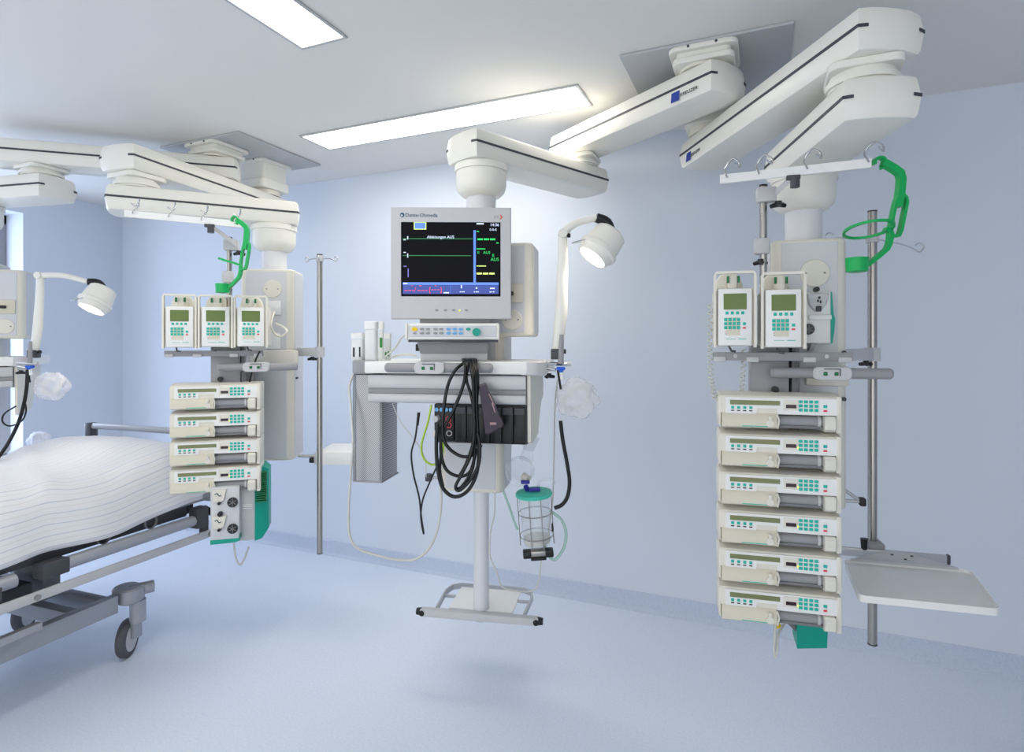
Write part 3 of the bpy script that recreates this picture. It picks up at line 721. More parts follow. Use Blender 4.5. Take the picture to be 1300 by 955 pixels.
# perforated bin hanging under the shelf end
bx0, bx1 = fit(MC, 449, 545, -.325).x, fit(MC, 484.5, 545, -.325).x; bz0 = fit(MC, 467, 612, -.325).z
b = B(); b.prism(rrect(bx1-bx0, .17, .012, 4, (bx0+bx1)/2, -.24), bz0, 1.343, 'xy', .003)
bn = thing('perforated_bin', 'tall perforated metal bin hanging under the left shelf end', 'bin', MC)
part('bin_wall', b, 'perforated', bn, ang=30)
for x in (bx0, bx1): b = B(); b.box(x-.002, x+.002, -.328, -.323, bz0, 1.342); part('edge_strip', b, 'grey', bn)
b = B(); b.box(bx0-.002, bx1+.002, -.3275, -.152, bz0-.002, bz0+.004); part('bottom_edge', b, 'grey', bn)

# ================================================================ cables and tubes
def cable(name, pts, r, m, label, cat='cable', group=None, n=8, sm=6):
    b = B(); b.tube([P(*p) for p in pts], r, n, sm); return solo(name, b, m, label, cat, None, group, 60)
def c3(pts, d): return [(500+x/3.82, 450+y/3.82, d+(e[0] if e else 0)) for x, y, *e in pts]
GB = 'black monitoring cables over the shelf edge'
top = lambda px: [(px, 456.5, 2.20), (px+.5, 457.0, 2.13), (px+.5, 461, 2.085)]
cable('monitor_cable', top(588)+c3([(300, 75), (262, 150), (243, 260), (236, 380), (262, 450), (325, 494), (380, 488), (425, 440)], 2.06), .006, 'cable', 'black cable making the small upper loop below the modules', group=GB)
cable('monitor_cable', top(591)+c3([(345, 110), (330, 170), (290, 270), (240, 370), (228, 470), (255, 560), (320, 592), (372, 565), (398, 470)], 2.065), .006, 'cable', 'black cable crossing the modules diagonally into the middle loop', group=GB)
cable('monitor_cable', c3([(212, 335), (206, 430), (212, 550), (236, 645), (290, 690), (352, 668), (398, 590), (412, 480), (402, 300), (398, 130)], 2.05)+top(601)[::-1], .0068, 'cable', 'black cable making the longest and lowest loop', group=GB)
cable('monitor_cable', c3([(238, 640), (222, 560), (230, 470), (222, 390), (222, 350)], 2.08), .006, 'cable', 'short black cable dropping beside the left plug of the connector module', group=GB)
cable('monitor_cable', top(597)+c3([(384, 130), (388, 250), (390, 380), (372, 490), (330, 580), (300, 640), (318, 660), (370, 610), (412, 530), (416, 440), (405, 380)], 2.04), .006, 'cable', 'black cable hanging straight then turning into a narrow loop', group=GB)
cable('monitor_cable', top(594)+c3([(352, 120), (375, 200), (390, 300), (386, 420), (350, 530), (318, 590)], 2.072), .0055, 'cable', 'black cable behind the others, ending above the low loop', group=GB)
cable('monitor_cable', top(604)+c3([(408, 120), (402, 240), (398, 360), (392, 470), (380, 560), (330, 640), (300, 652)], 2.055), .0055, 'cable', 'black cable with a pale tip next to the cuff', group=GB)
cable('sensor_cable', c3([(118, 290), (105, 400), (85, 480), (95, 580), (122, 690), (132, 780), (145, 868)], 2.2), .0035, 'cable', 'thin black cable hanging from a plug left of the modules')
cable('sensor_cable', c3([(208, 545), (170, 630), (142, 700), (131, 770), (136, 830), (145, 872)], 2.19), .0035, 'cable', 'thin black cable slanting down left to the dangling tip')
b = B(); b.tube([P(*p) for p in c3([(121, 282), (114, 345)], 2.2)], [.006, .005], 10); solo('cable_plug', b, 'black', 'black cable plug hanging left of the modules', 'plug')
cable('earth_cable', c3([(182, 245), (165, 330), (136, 430), (140, 495), (175, 532), (212, 528), (236, 480), (242, 420)], 2.16), .004, 'yelgreen', 'yellow-green earth cable hanging in a loop left of the modules')
c4 = lambda pts, d: [(420+x/3.611, 560+y/3.611, d) for x, y in pts]
cable('nurse_call_cable', [(450, 474, 2.28), (443.5, 490, 2.25), (445.5, 520, 2.22), (448, 560, 2.2)]+c4([(92, 140), (82, 300), (84, 420), (120, 490), (230, 530), (330, 547), (400, 537), (455, 485), (490, 400), (506, 280), (500, 190)], 2.2), .0048, 'tubegrey', 'pale grey cable sagging in a wide loop below the perforated bin')
cable('thin_cable', [(498, 512, 2.2), (508, 535, 2.2), (522, 553, 2.2), (533, 568, 2.22), (540, 585, 2.25), (541, 606, 2.25)], .0016, 'tubegrey', 'thin grey cord right of the perforated bin')
cable('gas_tube', [(628, 620, 2.46), (628, 650, 2.46), (623, 675, 2.44), (622, 705, 2.42)]+c4([(760, 600), (785, 668), (850, 688), (920, 688), (950, 655), (966, 540), (985, 470), (1003, 380), (1016, 280), (1022, 150), (1024, 0)], 2.4)+[(704, 535, 2.35), (705, 510, 2.3), (708, 482, 2.24)], .0032, 'tubegrey', 'thin pale tube hanging in a deep loop right of the pole')
cable('suction_hose', c3([(808, 322), (820, 420), (842, 540), (852, 620), (842, 690), (815, 730), (778, 746)], 2.3), .008, 'cable', 'thick black hose curving from the wrapped mask to the canister')
cable('suction_tube', c3([(528, 655), (560, 740), (585, 815), (600, 850)], 2.4), .005, 'tubeclear', 'pale green tube slanting from the pendant to the canister', 'tube')
cable('suction_tube', c4([(1005, 320), (1055, 360), (1078, 420), (1068, 490), (1025, 545), (990, 510), (975, 462)], 2.32), .0062, 'tubeclear', 'pale green tube making a loop right of the canister', 'tube')
cable('panel_lead', [(516, 424, 2.17), (509, 430, 2.2), (503, 440, 2.24), (494, 449, 2.26), (488, 453.6, 2.27)], .0035, 'tubegrey', 'white lead dropping from the key panel to the shelf')
cable('panel_lead', [(528, 452, 2.25), (516, 450, 2.32), (506, 451, 2.34), (498, 453, 2.32)], .0035, 'cream', 'cream lead lying on the shelf beside the processor box')

# cuff
pts = [(608, 489), (616, 486), (640, 538), (639, 542), (620, 552), (616, 551)]
MCu = frame(0, 2.055, 0)
pl = [fit(MCu, a, c_, 0) for a, c_ in pts]
b = B(); b.prism([(p.x, p.z) for p in pl], -.012, .016, 'xz', .006); cu = solo('pressure_cuff', b, 'cuff', 'dark purple blood pressure cuff hanging among the black cables', 'cuff', MCu)
for a in ((620, 500, 627, 515), (624, 512, 628, 524)):
    p0, p1 = fit(MCu, a[0], a[1], -.0125), fit(MCu, a[2], a[3], -.0125)
    b = B(); b.prism([(p0.x, p0.z), (p0.x+.004, p0.z), (p1.x+.003, p1.z), (p1.x, p1.z)], -.0128, -.011); part('printed_mark', b, 'print', cu, MCu)
b = B(); p0, p1 = fit(MCu, 622, 536.5, -.0125), fit(MCu, 630, 539.5, -.0125); b.box(p0.x, p1.x, -.0128, -.011, p1.z, p0.z); part('printed_mark', b, 'print', cu, MCu)

# ================================================================ examination lamps
def exam_lamp(base, elbow, mid, knk, hc, axis, d, k, label):
    Bp, E, K, H = P(*base, d), P(*elbow, d), P(*knk, d), P(*hc, d)
    t = thing('examination_lamp', label, 'lamp', Matrix.Translation(Bp), 'examination lamps')
    wv = lambda b, nm, m, **kw: part(nm, b, m, t, I4, **kw)
    ax = (E-Bp).normalized(); sd = RV
    b = B(); rings = []
    for f, w in ((0, .017), (.02, .021), (.35, .0235), (.8, .0195), (.97, .0175), (1, .014)):
        c = Bp+(E-Bp)*f+RV*(.010*math.sin(f*3.1))*k; rings.append([c+RV*(w*math.cos(a))*k+FV*(.75*w*math.sin(a))*k for a in [2*math.pi*q/14 for q in range(14)]])
    b.loft(rings); wv(b, 'lower_arm', 'offwhite')
    b = B(); b.cyl(E-FV*.022*k, E+FV*.022*k, .017*k, n=18); wv(b, 'elbow_joint', 'offwhite')
    b = B(); b.cyl(E+RV*.017*k-Vector((0, 0, .006)), E+RV*.03*k-Vector((0, 0, .006)), .008*k, n=12); wv(b, 'elbow_knob', 'black')
    b = B(); b.tube([E, P(*mid, d), K], [.015*k, .0125*k], 14, 6); wv(b, 'upper_arm', 'offwhite')
    A = (RV*axis[0]+FV*axis[1]+Vector((0, 0, axis[2]))).normalized()
    top_ = H-A*.062*k
    b = B(); b.tube([K, K+(top_-K)*.5+RV*.012+Vector((0, 0, .014)), top_], [.018*k, .024*k, .021*k], 14, 4); wv(b, 'swivel', 'black')
    R = A.to_track_quat('Z', 'Y').to_matrix().to_4x4(); MH = Matrix.Translation(H) @ R
    b = B(); b.lathe([(.001, -.07*k), (.052*k, -.07*k), (.062*k, -.062*k), (.068*k, -.02*k), (.07*k, .008*k), (.078*k, .012*k), (.078*k, .024*k), (.07*k, .03*k), (.062*k, .056*k), (.056*k, .056*k), (.054*k, .05*k), (.001, .05*k)], None, 36); hd_ = part('lamp_head', b, 'offwhite', t, MH)
    b = B(); b.lathe([(.053*k, .0505*k), (.053*k, .0545*k), (.001, .0545*k)], None, 32); part('lens', b, 'lamp_light', hd_, MH)
    b = B(); b.tube([(.02*k, .066*k, .03*k), (.02*k, .09*k, .06*k), (-.02*k, .09*k, .06*k), (-.02*k, .066*k, .03*k)], .002*k, 8); part('grip', b, 'chrome', hd_, MH)
    # clamp at the foot
    b = B(); b.box(-.022*k, .022*k, -.02*k, .02*k, -.01*k, .03*k, .004); part('clamp_block', b, 'darkgrey', t, Matrix.Translation(Bp) @ Matrix.Rotation(YAW, 4, 'Z'))
    b = B(); b.cyl(Bp+RV*.012*k+Vector((0, 0, .02*k)), Bp+RV*.034*k+Vector((0, 0, .02*k)), .009*k, n=12); wv(b, 'clamp_knob', 'black')
    L = bpy.data.lights.new('lamp_bulb', 'SPOT'); L.energy = 4; L.color = (1, .88, .74); L.spot_size = math.radians(75); L.shadow_soft_size = .04; L.spot_blend = .6
    o = bpy.data.objects.new('lamp_bulb', L); COL.objects.link(o); o.parent = t
    o.matrix_basis = Matrix.Translation(-Bp) @ Matrix.Translation(H+A*.065*k) @ (-A).to_track_quat('Z', 'Y').to_matrix().to_4x4()
    return t
exam_lamp((707, 453), (714, 297), (730, 284), (757, 276.5), (763, 313), (-.6, -.14, -.74), 2.2, 1., 'lit white examination lamp on the arm right of the monitor')
exam_lamp((43, 452), (51, 350), (80, 350), (112, 358), (123, 381), (-.22, -.42, -.85), 2.95, 1., 'lit white examination lamp above the bed')

# gas valve with clamp on the shelf's right end
def valve(px, py, d, label, root=None):
    t = thing('suction_regulator', label, 'regulator', Matrix.Translation(P(px, py, d)))
    Q = lambda x, y, dd=0: P(px+(x-712)*2.2/d, py+(y-463)*2.2/d, d+dd)
    b = B(); b.tube([Q(713, 425, -.03), Q(712.5, 440, -.03), Q(712, 462, -.03)], [.007, .0095, .011], 12); part('regulator_body', b, 'grey', t, I4)
    b = B(); b.cyl(Q(690, 461.5), Q(722, 463), .007, n=10); b.cyl(Q(692, 467), Q(706, 470), .006, n=10); part('rail_clamp', b, 'chrome', t, I4)
    b = B(); b.cyl(Q(719, 462, -.03), Q(725, 462, -.03), .009, n=12); part('side_port', b, 'lightgrey', t, I4)
    b = B(); b.box(-.016, .016, -.012, .012, -.006, .006, .003); b.box(-.008, .008, -.01, .01, -.014, .0, .003); part('valve_handle', b, 'bluevalve', t, Matrix.Translation(Q(712, 468, -.03)) @ Matrix.Rotation(YAW, 4, 'Z'))
    b = B(); knob(b, Q(697, 474), .016); part('clamp_knob', b, 'black', t, I4)
    b = B(); b.tube([Q(708, 470, -.02), Q(710, 482, -.02), Q(712, 494, -.01)], .0045, 8, 4); part('hose_tail', b, 'cable', t, I4)
    b = B(); b.tube([Q(713, 471, -.03), Q(714, 482, -.03)], .008, 10); part('outlet_tube', b, 'bottle', t, I4)
valve(712, 463, 2.2, 'grey regulator with blue valve clamped at the right shelf end')
valve(38, 462, 2.93, 'regulator with blue valve clamped to the shelf at the left edge')

def crumple(px, py, d, rx, rz, label, seed, m='bag', sub=4):
    b = B(); bmesh.ops.create_icosphere(b.bm, subdivisions=sub, radius=1)
    for v in b.bm.verts:
        n = noise.noise(v.co*2.2+Vector((seed, 0, 0)))*.22+noise.noise(v.co*6+Vector((0, seed, 0)))*.12
        k = 1+n; v.co = Vector((v.co.x*rx*k, v.co.y*rx*.55*k, v.co.z*rz*k))
    M = Matrix.Translation(P(px, py, d)) @ Matrix.Rotation(YAW, 4, 'Z')
    t = thing('wrapped_mask', label, 'plastic bag', M)
    part('bag', b, m, t, ang=60)
    b = B()
    for k in range(5):
        a = k*1.25+seed; b.tube([(rx*.6*math.cos(a+q*.5), rx*.2*math.sin(a*2+q), rz*.6*math.sin(a+q*.7)) for q in range(5)], .006, 8, 3)
    part('coiled_tube', b, 'coil', t, stuff=True)
crumple(732, 506, 2.22, .080, .072, 'clear plastic bag with coiled tubing hanging right of the shelf', 1.7)
crumple(66, 491, 2.9, .080, .07, 'clear plastic bag hanging behind the bed below the lamp', 4.1)

# suction canister
cc = P(680, 660, 2.3); tilt = Matrix.Rotation(YAW, 4, 'Z') @ Matrix.Rotation(math.radians(-4), 4, 'Y') @ Matrix.Rotation(math.radians(4), 4, 'X')
MK = Matrix.Translation(cc) @ tilt
ck = thing('suction_canister', 'clear suction canister with teal lid in a wire holder', 'canister', MK)
b = B(); b.lathe([(.05, -.098), (.054, -.09), (.062, .1), (.0605, .1), (.0525, -.088), (.001, -.09)], None, 32); part('jar', b, 'clear', ck)
b = B(); b.lathe([(.062, .1), (.072, .1), (.073, .106), (.07, .112), (.05, .119), (.03, .12), (.001, .12)], None, 32); ld = part('lid', b, 'tealpale', ck)
b = B(); b.box(-.018, .026, -.03, -.01, .122, .136, .004); part('cap', b, 'bluecap', ld)
b = B(); b.cyl((-.022, 0, .118), (-.03, -.01, .14), .01, n=12); part('inlet_port', b, 'bluecap', ld)
b = B(); b.tube([(.02, .02, .12), (.03, .02, .15), (.075, .02, .15), (.08, .02, .13)], .006, 10, 4); part('elbow_tube', b, 'clear', ld)
b = B(); b.lathe([(.051, -.088), (.053, -.07), (.001, -.07)], None, 24); part('filter_pad', b, 'cream', ck)
for z in (.03, -.06):
    b = B(); b.tube([(.066*math.cos(a), .066*math.sin(a), z) for a in [2*math.pi*k/24 for k in range(25)]], .0022, 6); part('wire_ring', b, 'steel', ck)
for a in (-70, -110, 0, 180):
    b = B(); b.tube([(.0665*math.cos(math.radians(a)), .0665*math.sin(math.radians(a)), z) for z in (.1, -.1)], .002, 6); part('wire_upright', b, 'steel', ck)
b = B(); b.box(-.03, .03, -.07, -.03, -.122, -.1, .003); part('holder_clamp', b, 'steel', ck)
for x in (-.043, .043): b = B(); b.box(x-.016, x+.016, -.075, -.035, -.125, -.098, .005); part('holder_foot', b, 'black', ck)
b = B(); b.box(.06, .068, -.02, .005, -.045, -.02, .002); part('latch', b, 'black', ck)
b = B(); b.box(-.03, .03, -.076, -.04, -.133, -.123, .002); part('holder_base', b, 'black', ck)
# breathing mask behind the canister
MB_ = Matrix.Translation(P(661, 597, 2.34)) @ Matrix.Rotation(YAW, 4, 'Z')
bm_ = thing('breathing_mask', 'clear breathing mask hanging above the teal canister lid', 'mask', MB_)
b = B(); b.lathe([(.001, -.03), (.03, -.028), (.046, -.015), (.052, .0), (.055, .01), (.052, .018), (.046, .012)], Matrix.Rotation(math.radians(60), 4, 'X') @ Matrix.Rotation(math.radians(15), 4, 'Y'), 28); part('mask_shell', b, 'clear', bm_)
b = B(); b.tube([(.053*math.cos(a)-.005, -.02, .053*math.sin(a)*1.05) for a in [2*math.pi*k/24 for k in range(25)]], .005, 8); part('cushion_rim', b, 'clear', bm_)
b = B(); b.lathe([(.03, .0), (.022, .04), (.035, .095), (.034, .1), (.021, .042)], Matrix.Translation((.022, .02, .035)) @ Matrix.Rotation(math.radians(12), 4, 'Y'), 20); part('funnel', b, 'clear', bm_)
b = B(); b.cyl((.01, -.01, -.02), (.03, -.03, -.03), .014, n=14); part('valve_insert', b, 'cream', bm_)
b = B(); b.box(.0, .035, -.05, -.03, -.045, -.032, .003); part('strap_clip', b, 'bluecap', bm_)

# ================================================================ hook rails, drip poles, trays
def hook(root, p, up=.05, m='chrome', M=I4):
    # open wire hook standing on a rail at world point p
    p = Vector(p); b = B()
    b.tube([p-FV*.012-Vector((0, 0, .012)), p+Vector((0, 0, .002)), p+FV*.02+RV*.006+Vector((0, 0, up*.5)), p+RV*.02+Vector((0, 0, up)), p+RV*.035-FV*.02+Vector((0, 0, up*.7)), p+RV*.03-FV*.035+Vector((0, 0, up*.25)), p+RV*.012-FV*.04+Vector((0, 0, up*.45))], .0028, 8, 4)
    return part('wire_hook', b, m, root, M, ang=60)
def hookrail(M, ly, ends, polepx, poletop, polebot, ply, clampy, hooks, label, brk):
    A, C_ = fit(M, *ends[0], ly), fit(M, *ends[1], ly)
    Pt = fit(M, polepx, poletop, ply); Pb = fit(M, polepx, polebot, ply)
    t = thing('hook_rail', label, 'hook rail', M @ Matrix.Translation((Pt.x, ply, 0)), 'hook rails above the infusion pumps')
    b = B(); v = C_-A; up = Vector((0, 0, 1))
    b.loft([[A+v*f+o for o in (Vector((0, -.004, .014)), Vector((0, .004, .014)), Vector((0, .004, -.014)), Vector((0, -.004, -.014)))] for f in (0, 1)])
    part('crossbar', b, 'white', t, M)
    for f in hooks: hook(t, M @ (A+v*f+Vector((0, 0, .014))))
    b = B(); b.cyl((Pt.x, ply, Pb.z), (Pt.x, ply, Pt.z), .0125, n=18); part('pole', b, 'steel', t, M)
    b = B(); b.cyl((Pt.x, ply, Pt.z), (Pt.x, ply, Pt.z+.006), .0135, n=18); part('pole_cap', b, 'black', t, M)
    zc = Pt.z-.03
    b = B(); b.box(Pt.x-.022, Pt.x+.04, ply-.022, ply+.022, zc-.026, zc+.024, .004); part('clamp_block', b, 'lightgrey', t, M)
    mid_ = A+v*brk
    b = B(); b.loft([[Vector((Pt.x+.035, ply-.01, zc))+o*.012 for o in (Vector((0, -1, 1)), Vector((0, 1, 1)), Vector((0, 1, -1)), Vector((0, -1, -1)))], [mid_+Vector((0, .004, -.014))+o*.01 for o in (Vector((0, -1, 1)), Vector((0, 1, 1)), Vector((0, 1, -1)), Vector((0, -1, -1)))]])
    part('bracket_arm', b, 'lightgrey', t, M)
    b = B(); knob(b, (Pt.x+.045, ply-.02, zc-.028), .02); part('clamp_knob', b, 'black', t, M)
    b = B(); b.box(mid_.x-.02, mid_.x+.02, mid_.y-.008, mid_.y+.008, mid_.z-.026, mid_.z-.012, .002); b.cyl((mid_.x+.005, mid_.y, mid_.z-.05), (mid_.x+.005, mid_.y, mid_.z-.024), .014, n=12); part('rail_knob', b, 'darkgrey', t, M)
    zc = fit(M, polepx, clampy, ply).z
    b = B(); b.box(Pt.x-.03, Pt.x+.02, ply-.02, ply+.02, zc-.028, zc+.028, .01); part('clamp_block', b, 'lightgrey', t, M)
    b = B(); knob(b, (Pt.x-.01, ply-.01, zc-.045), .018); part('clamp_knob', b, 'black', t, M)
    return A, C_
A, C_ = hookrail(MR, -.36, ((914, 228), (1106, 207)), 969, 237, 440, -.165, 313, (.04, .26, .58, .97), 'white crossbar with wire hooks on a short pole above the two infusion pumps', .5)
AL, CL = hookrail(MS, -.02, ((158, 271), (306, 285)), 291, 303, 440, .12, 352, (.08, .38, .66, .95), 'white crossbar with wire hooks above the three infusion pumps by the bed', .72)

def drip_pole(px, pyt, pyb, d, r, hooks, label, clamps, M):
    p0, p1 = P(px, pyb, d), P(px, pyt, d); p0.x, p0.y = p1.x, p1.y
    t = thing('drip_pole', label, 'pole', Matrix.Translation((p0.x, p0.y, p0.z)), 'tall drip poles')
    b = B(); b.cyl(p0, p1, r, n=20); part('pole', b, 'steel', t, I4)
    for p, e in ((p0, -.004), (p1, .004)): b = B(); b.cyl(p, p+Vector((0, 0, e)), r*1.06, n=20); part('pole_cap', b, 'black', t, I4)
    hz = P(px, hooks[0], d); hz.x, hz.y = p1.x, p1.y
    b = B(); b.cyl(hz-Vector((0, 0, .016)), hz+Vector((0, 0, .012)), r*1.35, n=20); part('hook_collar', b, 'lightgrey', t, I4)
    for (dx, dy, dd) in hooks[1:]:
        v = RV*dx/740*d+FV*dd; e = hz+v+Vector((0, 0, -dy/740*d)); u = v.normalized(); s = Vector((0, 0, 1))
        w = hooks_r
        b = B(); b.tube([hz, hz+(e-hz)*.6, e-u*w*.9-s*w*.3, e-s*w, e+u*w*.8-s*w*.4, e+u*w+s*w*.3, e+u*w*.2+s*w, e-u*w*.7+s*w*.5], .0026, 8, 4); part('wire_hook', b, 'chrome', t, I4, ang=60)
    for (py, pxh, lyh) in clamps:
        c = P(px, py, d); c.x, c.y = p1.x, p1.y
        b = B(); b.cyl(c-Vector((0, 0, .026)), c+Vector((0, 0, .026)), r*1.7, n=20); part('pole_clamp', b, 'lightgrey', t, I4)
        q = M @ fit(M, pxh, py, lyh); q.z = c.z
        v = (q-c); L = v.length; MM_ = Matrix.Translation(c) @ Matrix.Rotation(math.atan2(v.y, v.x), 4, 'Z')
        b = B(); b.box(r*1.2, L, -.014, .014, -.022, .022, .004); part('clamp_arm', b, 'lightgrey', t, MM_)
        b = B(); knob(b, (r*1.2+.04, 0, -.024), .018); part('clamp_knob', b, 'black', t, MM_)
    return p1
hooks_r = .018
prt = drip_pole(1107.5, 269, 817, 2.27, .0162, (303, (-50, -3, .02), (52, 13, -.03)), 'tall steel drip pole behind the white tray at right', ((450, 1064, -.02),), MR)
hooks_r = .012
plf = drip_pole(406, 324, 702, 2.95, .0138, (328, (-18, 1, .02), (22, 2, -.03), (6, 3, -.09)), 'tall steel drip pole left of the perforated bin', ((447, 376, -.02),), ML)

# right tray
zt = EYE-.8
BL_, FL_, FR_, BR_ = (1.223, 2.15), (1.095, 1.84), (1.462, 1.742), (1.612, 2.045)
cx_, cd_ = sum(p[0] for p in (BL_, FL_, FR_, BR_))/4, sum(p[1] for p in (BL_, FL_, FR_, BR_))/4
MT = Matrix.Translation((0, 0, 0)); ty = thing('tray', 'white metal tray fixed to the right drip pole', 'tray', Matrix.Translation(W(cx_, cd_, zt)), 'trays on the drip poles')
def trayloop(k, z): return [W(cx_+(p[0]-cx_)*k, cd_+(p[1]-cd_)*k, z) for p in TP]
def roundpoly(q, r=.025, n=4):
    out = []
    for i in range(len(q)):
        a, b_, c = Vector(q[i-1]), Vector(q[i]), Vector(q[(i+1) % len(q)])
        u, v = (a-b_).normalized()*r, (c-b_).normalized()*r
        for k in range(n+1):
            t = k/n; out.append(tuple((b_+u)*(1-t)**2+b_*2*t*(1-t)+(b_+v)*t*t))
    return out
TP = roundpoly([BL_, FL_, FR_, BR_])
b = B(); b.loft([trayloop(1, zt-.012), trayloop(1, zt+.01), trayloop(.985, zt+.01), trayloop(.97, zt)]); tp = part('tray_pan', b, 'white', ty, I4)
b = B(); q = [W(*BL_, zt), W(1.612, 2.045, zt)]; mvec = (q[1]-q[0]).normalized(); nv = Vector((-mvec.y, mvec.x, 0))
MTB = Matrix.Translation(q[0]+mvec*.16) @ Matrix.Rotation(math.atan2(mvec.y, mvec.x), 4, 'Z')
b = B(); b.prism([(-.14, -.01), (.2, -.01), (.1, .1), (0, .1)], -.004, .004, 'xy'); 
part('bracket_plate', b, 'lightgrey', ty, MTB @ Matrix.Translation((0, .0, .013)))
for x, y in ((.02, .07), (.085, .072), (.05, .03)):
    b = B(); b.cyl((x, y, .016), (x, y, .02), .005, n=10); part('screw', b, 'darkgrey', ty, MTB)
b = B(); b.box(-.17, .21, .1, .114, -.01, .022, .003); rl2 = part('tray_rail', b, 'alu', ty, MTB)
for x in (-.175, .215): b = B(); b.box(x-.006, x+.006, .098, .116, -.012, .024, .004); part('rail_end', b, 'darkgrey', rl2, MTB)
pc = MTB.inverted() @ Vector((prt.x, prt.y, zt))
b = B(); b.box(pc.x-.03, pc.x+.03, .112, pc.y+.03, -.005, .04, .006); part('pole_clamp', b, 'grey', ty, MTB)
b = B(); b.cyl((pc.x-.045, .107, .018), (pc.x-.045, .107, .06), .01, .013, 12); part('clamp_knob', b, 'black', ty, MTB)
# left tray
MTL = frame((430-650)/740*2.95, 2.95, 0)
a0, a1 = fit(MTL, 401, 580, -.0).x, fit(MTL, 470, 580, 0).x; zt2 = fit(MTL, 430, 573, 0).z
tl = thing('tray', 'narrow white tray on the left drip pole, half hidden by the perforated bin', 'tray', MTL @ Matrix.Translation(((a0+a1)/2, 0, zt2-.07)), 'trays on the drip poles')
b = B(); b.box(a0, a1, 0, .26, zt2-.07, zt2-.004, .006); part('tray_pan', b, 'white', tl, MTL)
b = B(); b.box(a0-.012, a0+.004, .005, .06, zt2-.068, zt2-.01, .004); part('rail_end', b, 'lightgrey', tl, MTL)
p = fit(MTL, 395, 580, 0)
b = B(); b.cyl((p.x-.075, .03, zt2-.03), (a0, .03, zt2-.03), .008, n=10); part('tray_rail', b, 'alu', tl, MTL)
b = B(); b.box(p.x-.014, p.x+.014, .005, .045, zt2-.062, zt2-.035, .006); part('clamp_knob', b, 'black', tl, MTL)
# stub rails at the heads
b = B(); s0 = fit(MR, 1072, 623, -.06); s1 = fit(MR, 1093, 637, -.06)
b.cyl((s0.x-.01, -.06, s0.z+.01), (s1.x, -.06, s1.z), .006, n=10); b.cyl((s0.x-.01, -.06, s1.z+.0), (s1.x, -.06, s1.z), .006, n=10); part('stub_rail', b, 'alu', rp, MR)
b = B(); b.box(s1.x-.006, s1.x+.014, -.075, -.045, s1.z-.014, s1.z+.014, .005); part('stub_end', b, 'black', rp, MR)
b = B(); s0 = fit(MC, 545, 606, -.05); s1 = fit(MC, 572, 606, -.05); b.cyl((s0.x, -.05, s0.z), (s1.x, -.05, s0.z), .006, n=10); part('stub_rail', b, 'alu', cp, MC)
b = B(); b.box(s0.x-.014, s0.x+.012, -.068, -.04, s0.z-.016, s0.z+.016, .005); part('stub_end', b, 'darkgrey', cp, MC)

# ================================================================ green bottle holders
def green_holder(f, d, k, label, flat):
    # f maps the drawing of the holder (photo detail) to pixel positions
    Q = lambda x, y, dd=0.: P(*f(x, y), d+dd)
    t = thing('bottle_holder', label, 'bottle holder', Matrix.Translation(Q(300, 145)), 'green bottle holders')
    b = B(); b.band([Q(300+38*math.cos(a), 145-38*math.sin(a)) for a in [math.radians(q) for q in range(-70, 215, 19)]], .02*k, .007*k, FV); part('hook_ring', b, 'green', t, I4)
    b = B(); b.band([Q(*p) for p in ((318, 142), (345, 152), (400, 185), (436, 212), (446, 250), (442, 310), (434, 370), (424, 415), (420, 440))], .022*k, [0][0]+.021*k, FV); part('neck', b, 'green', t, I4, ang=50)
    b = B(); b.band([Q(*p) for p in ((445, 352), (472, 378), (478, 410), (470, 450), (452, 540), (440, 600), (425, 635), (395, 640), (374, 625), (370, 580), (385, 500), (400, 430), (412, 390))], .02*k, .0085*k, FV); part('loop', b, 'green', t, I4, ang=50)
    b = B(); b.band([Q(*p) for p in ((372, 610), (370, 650), (362, 690), (345, 725), (300, 765), (240, 812), (190, 850))], .022*k, .012*k, FV); part('lower_arm', b, 'green', t, I4, ang=50)
    if not flat:
        c = Q(225, 592, -.0); b = B(); b.band([c+RV*(.066*k*math.cos(a))+FV*(.07*k*math.sin(a))-Vector((0, 0, .014*k*math.sin(a))) for a in [2*math.pi*q/28 for q in range(29)]], .008*k, .007*k, (0, 0, 1)); part('bottle_ring', b, 'green', t, I4, ang=50)
        b = B(); b.band([Q(372, 605), Q(335, 590)], .02*k, .012*k, FV); part('ring_arm', b, 'green', t, I4)
    else:
        b = B(); b.band([Q(375, 600), Q(290, 575), Q(200, 555), Q(110, 530)], [.02*k, .05*k, .05*k, .03*k], .01*k, FV); part('bottle_ring', b, 'green', t, I4)
    c = Q(148, 832); b = B()
    b.lathe([(.022*k, -.022*k), (.031*k, -.02*k), (.033*k, .022*k), (.029*k, .022*k), (.027*k, -.012*k), (.001, -.012*k)], Matrix.Translation(c), 24); part('bottle_cup', b, 'green', t, I4)
green_holder(lambda x, y: (1060+x/5.31, 180+y/5.31), 1.80, 1., 'green plastic bottle holder hanging at the right end of the hook rail', False)
green_holder(lambda x, y: (240+((x-300)*.66+372)/6.36+(y-145)*0, 250+((y-145)*.80+190)/6.36), 2.50, .9, 'green plastic bottle holder hanging above the three infusion pumps', True)

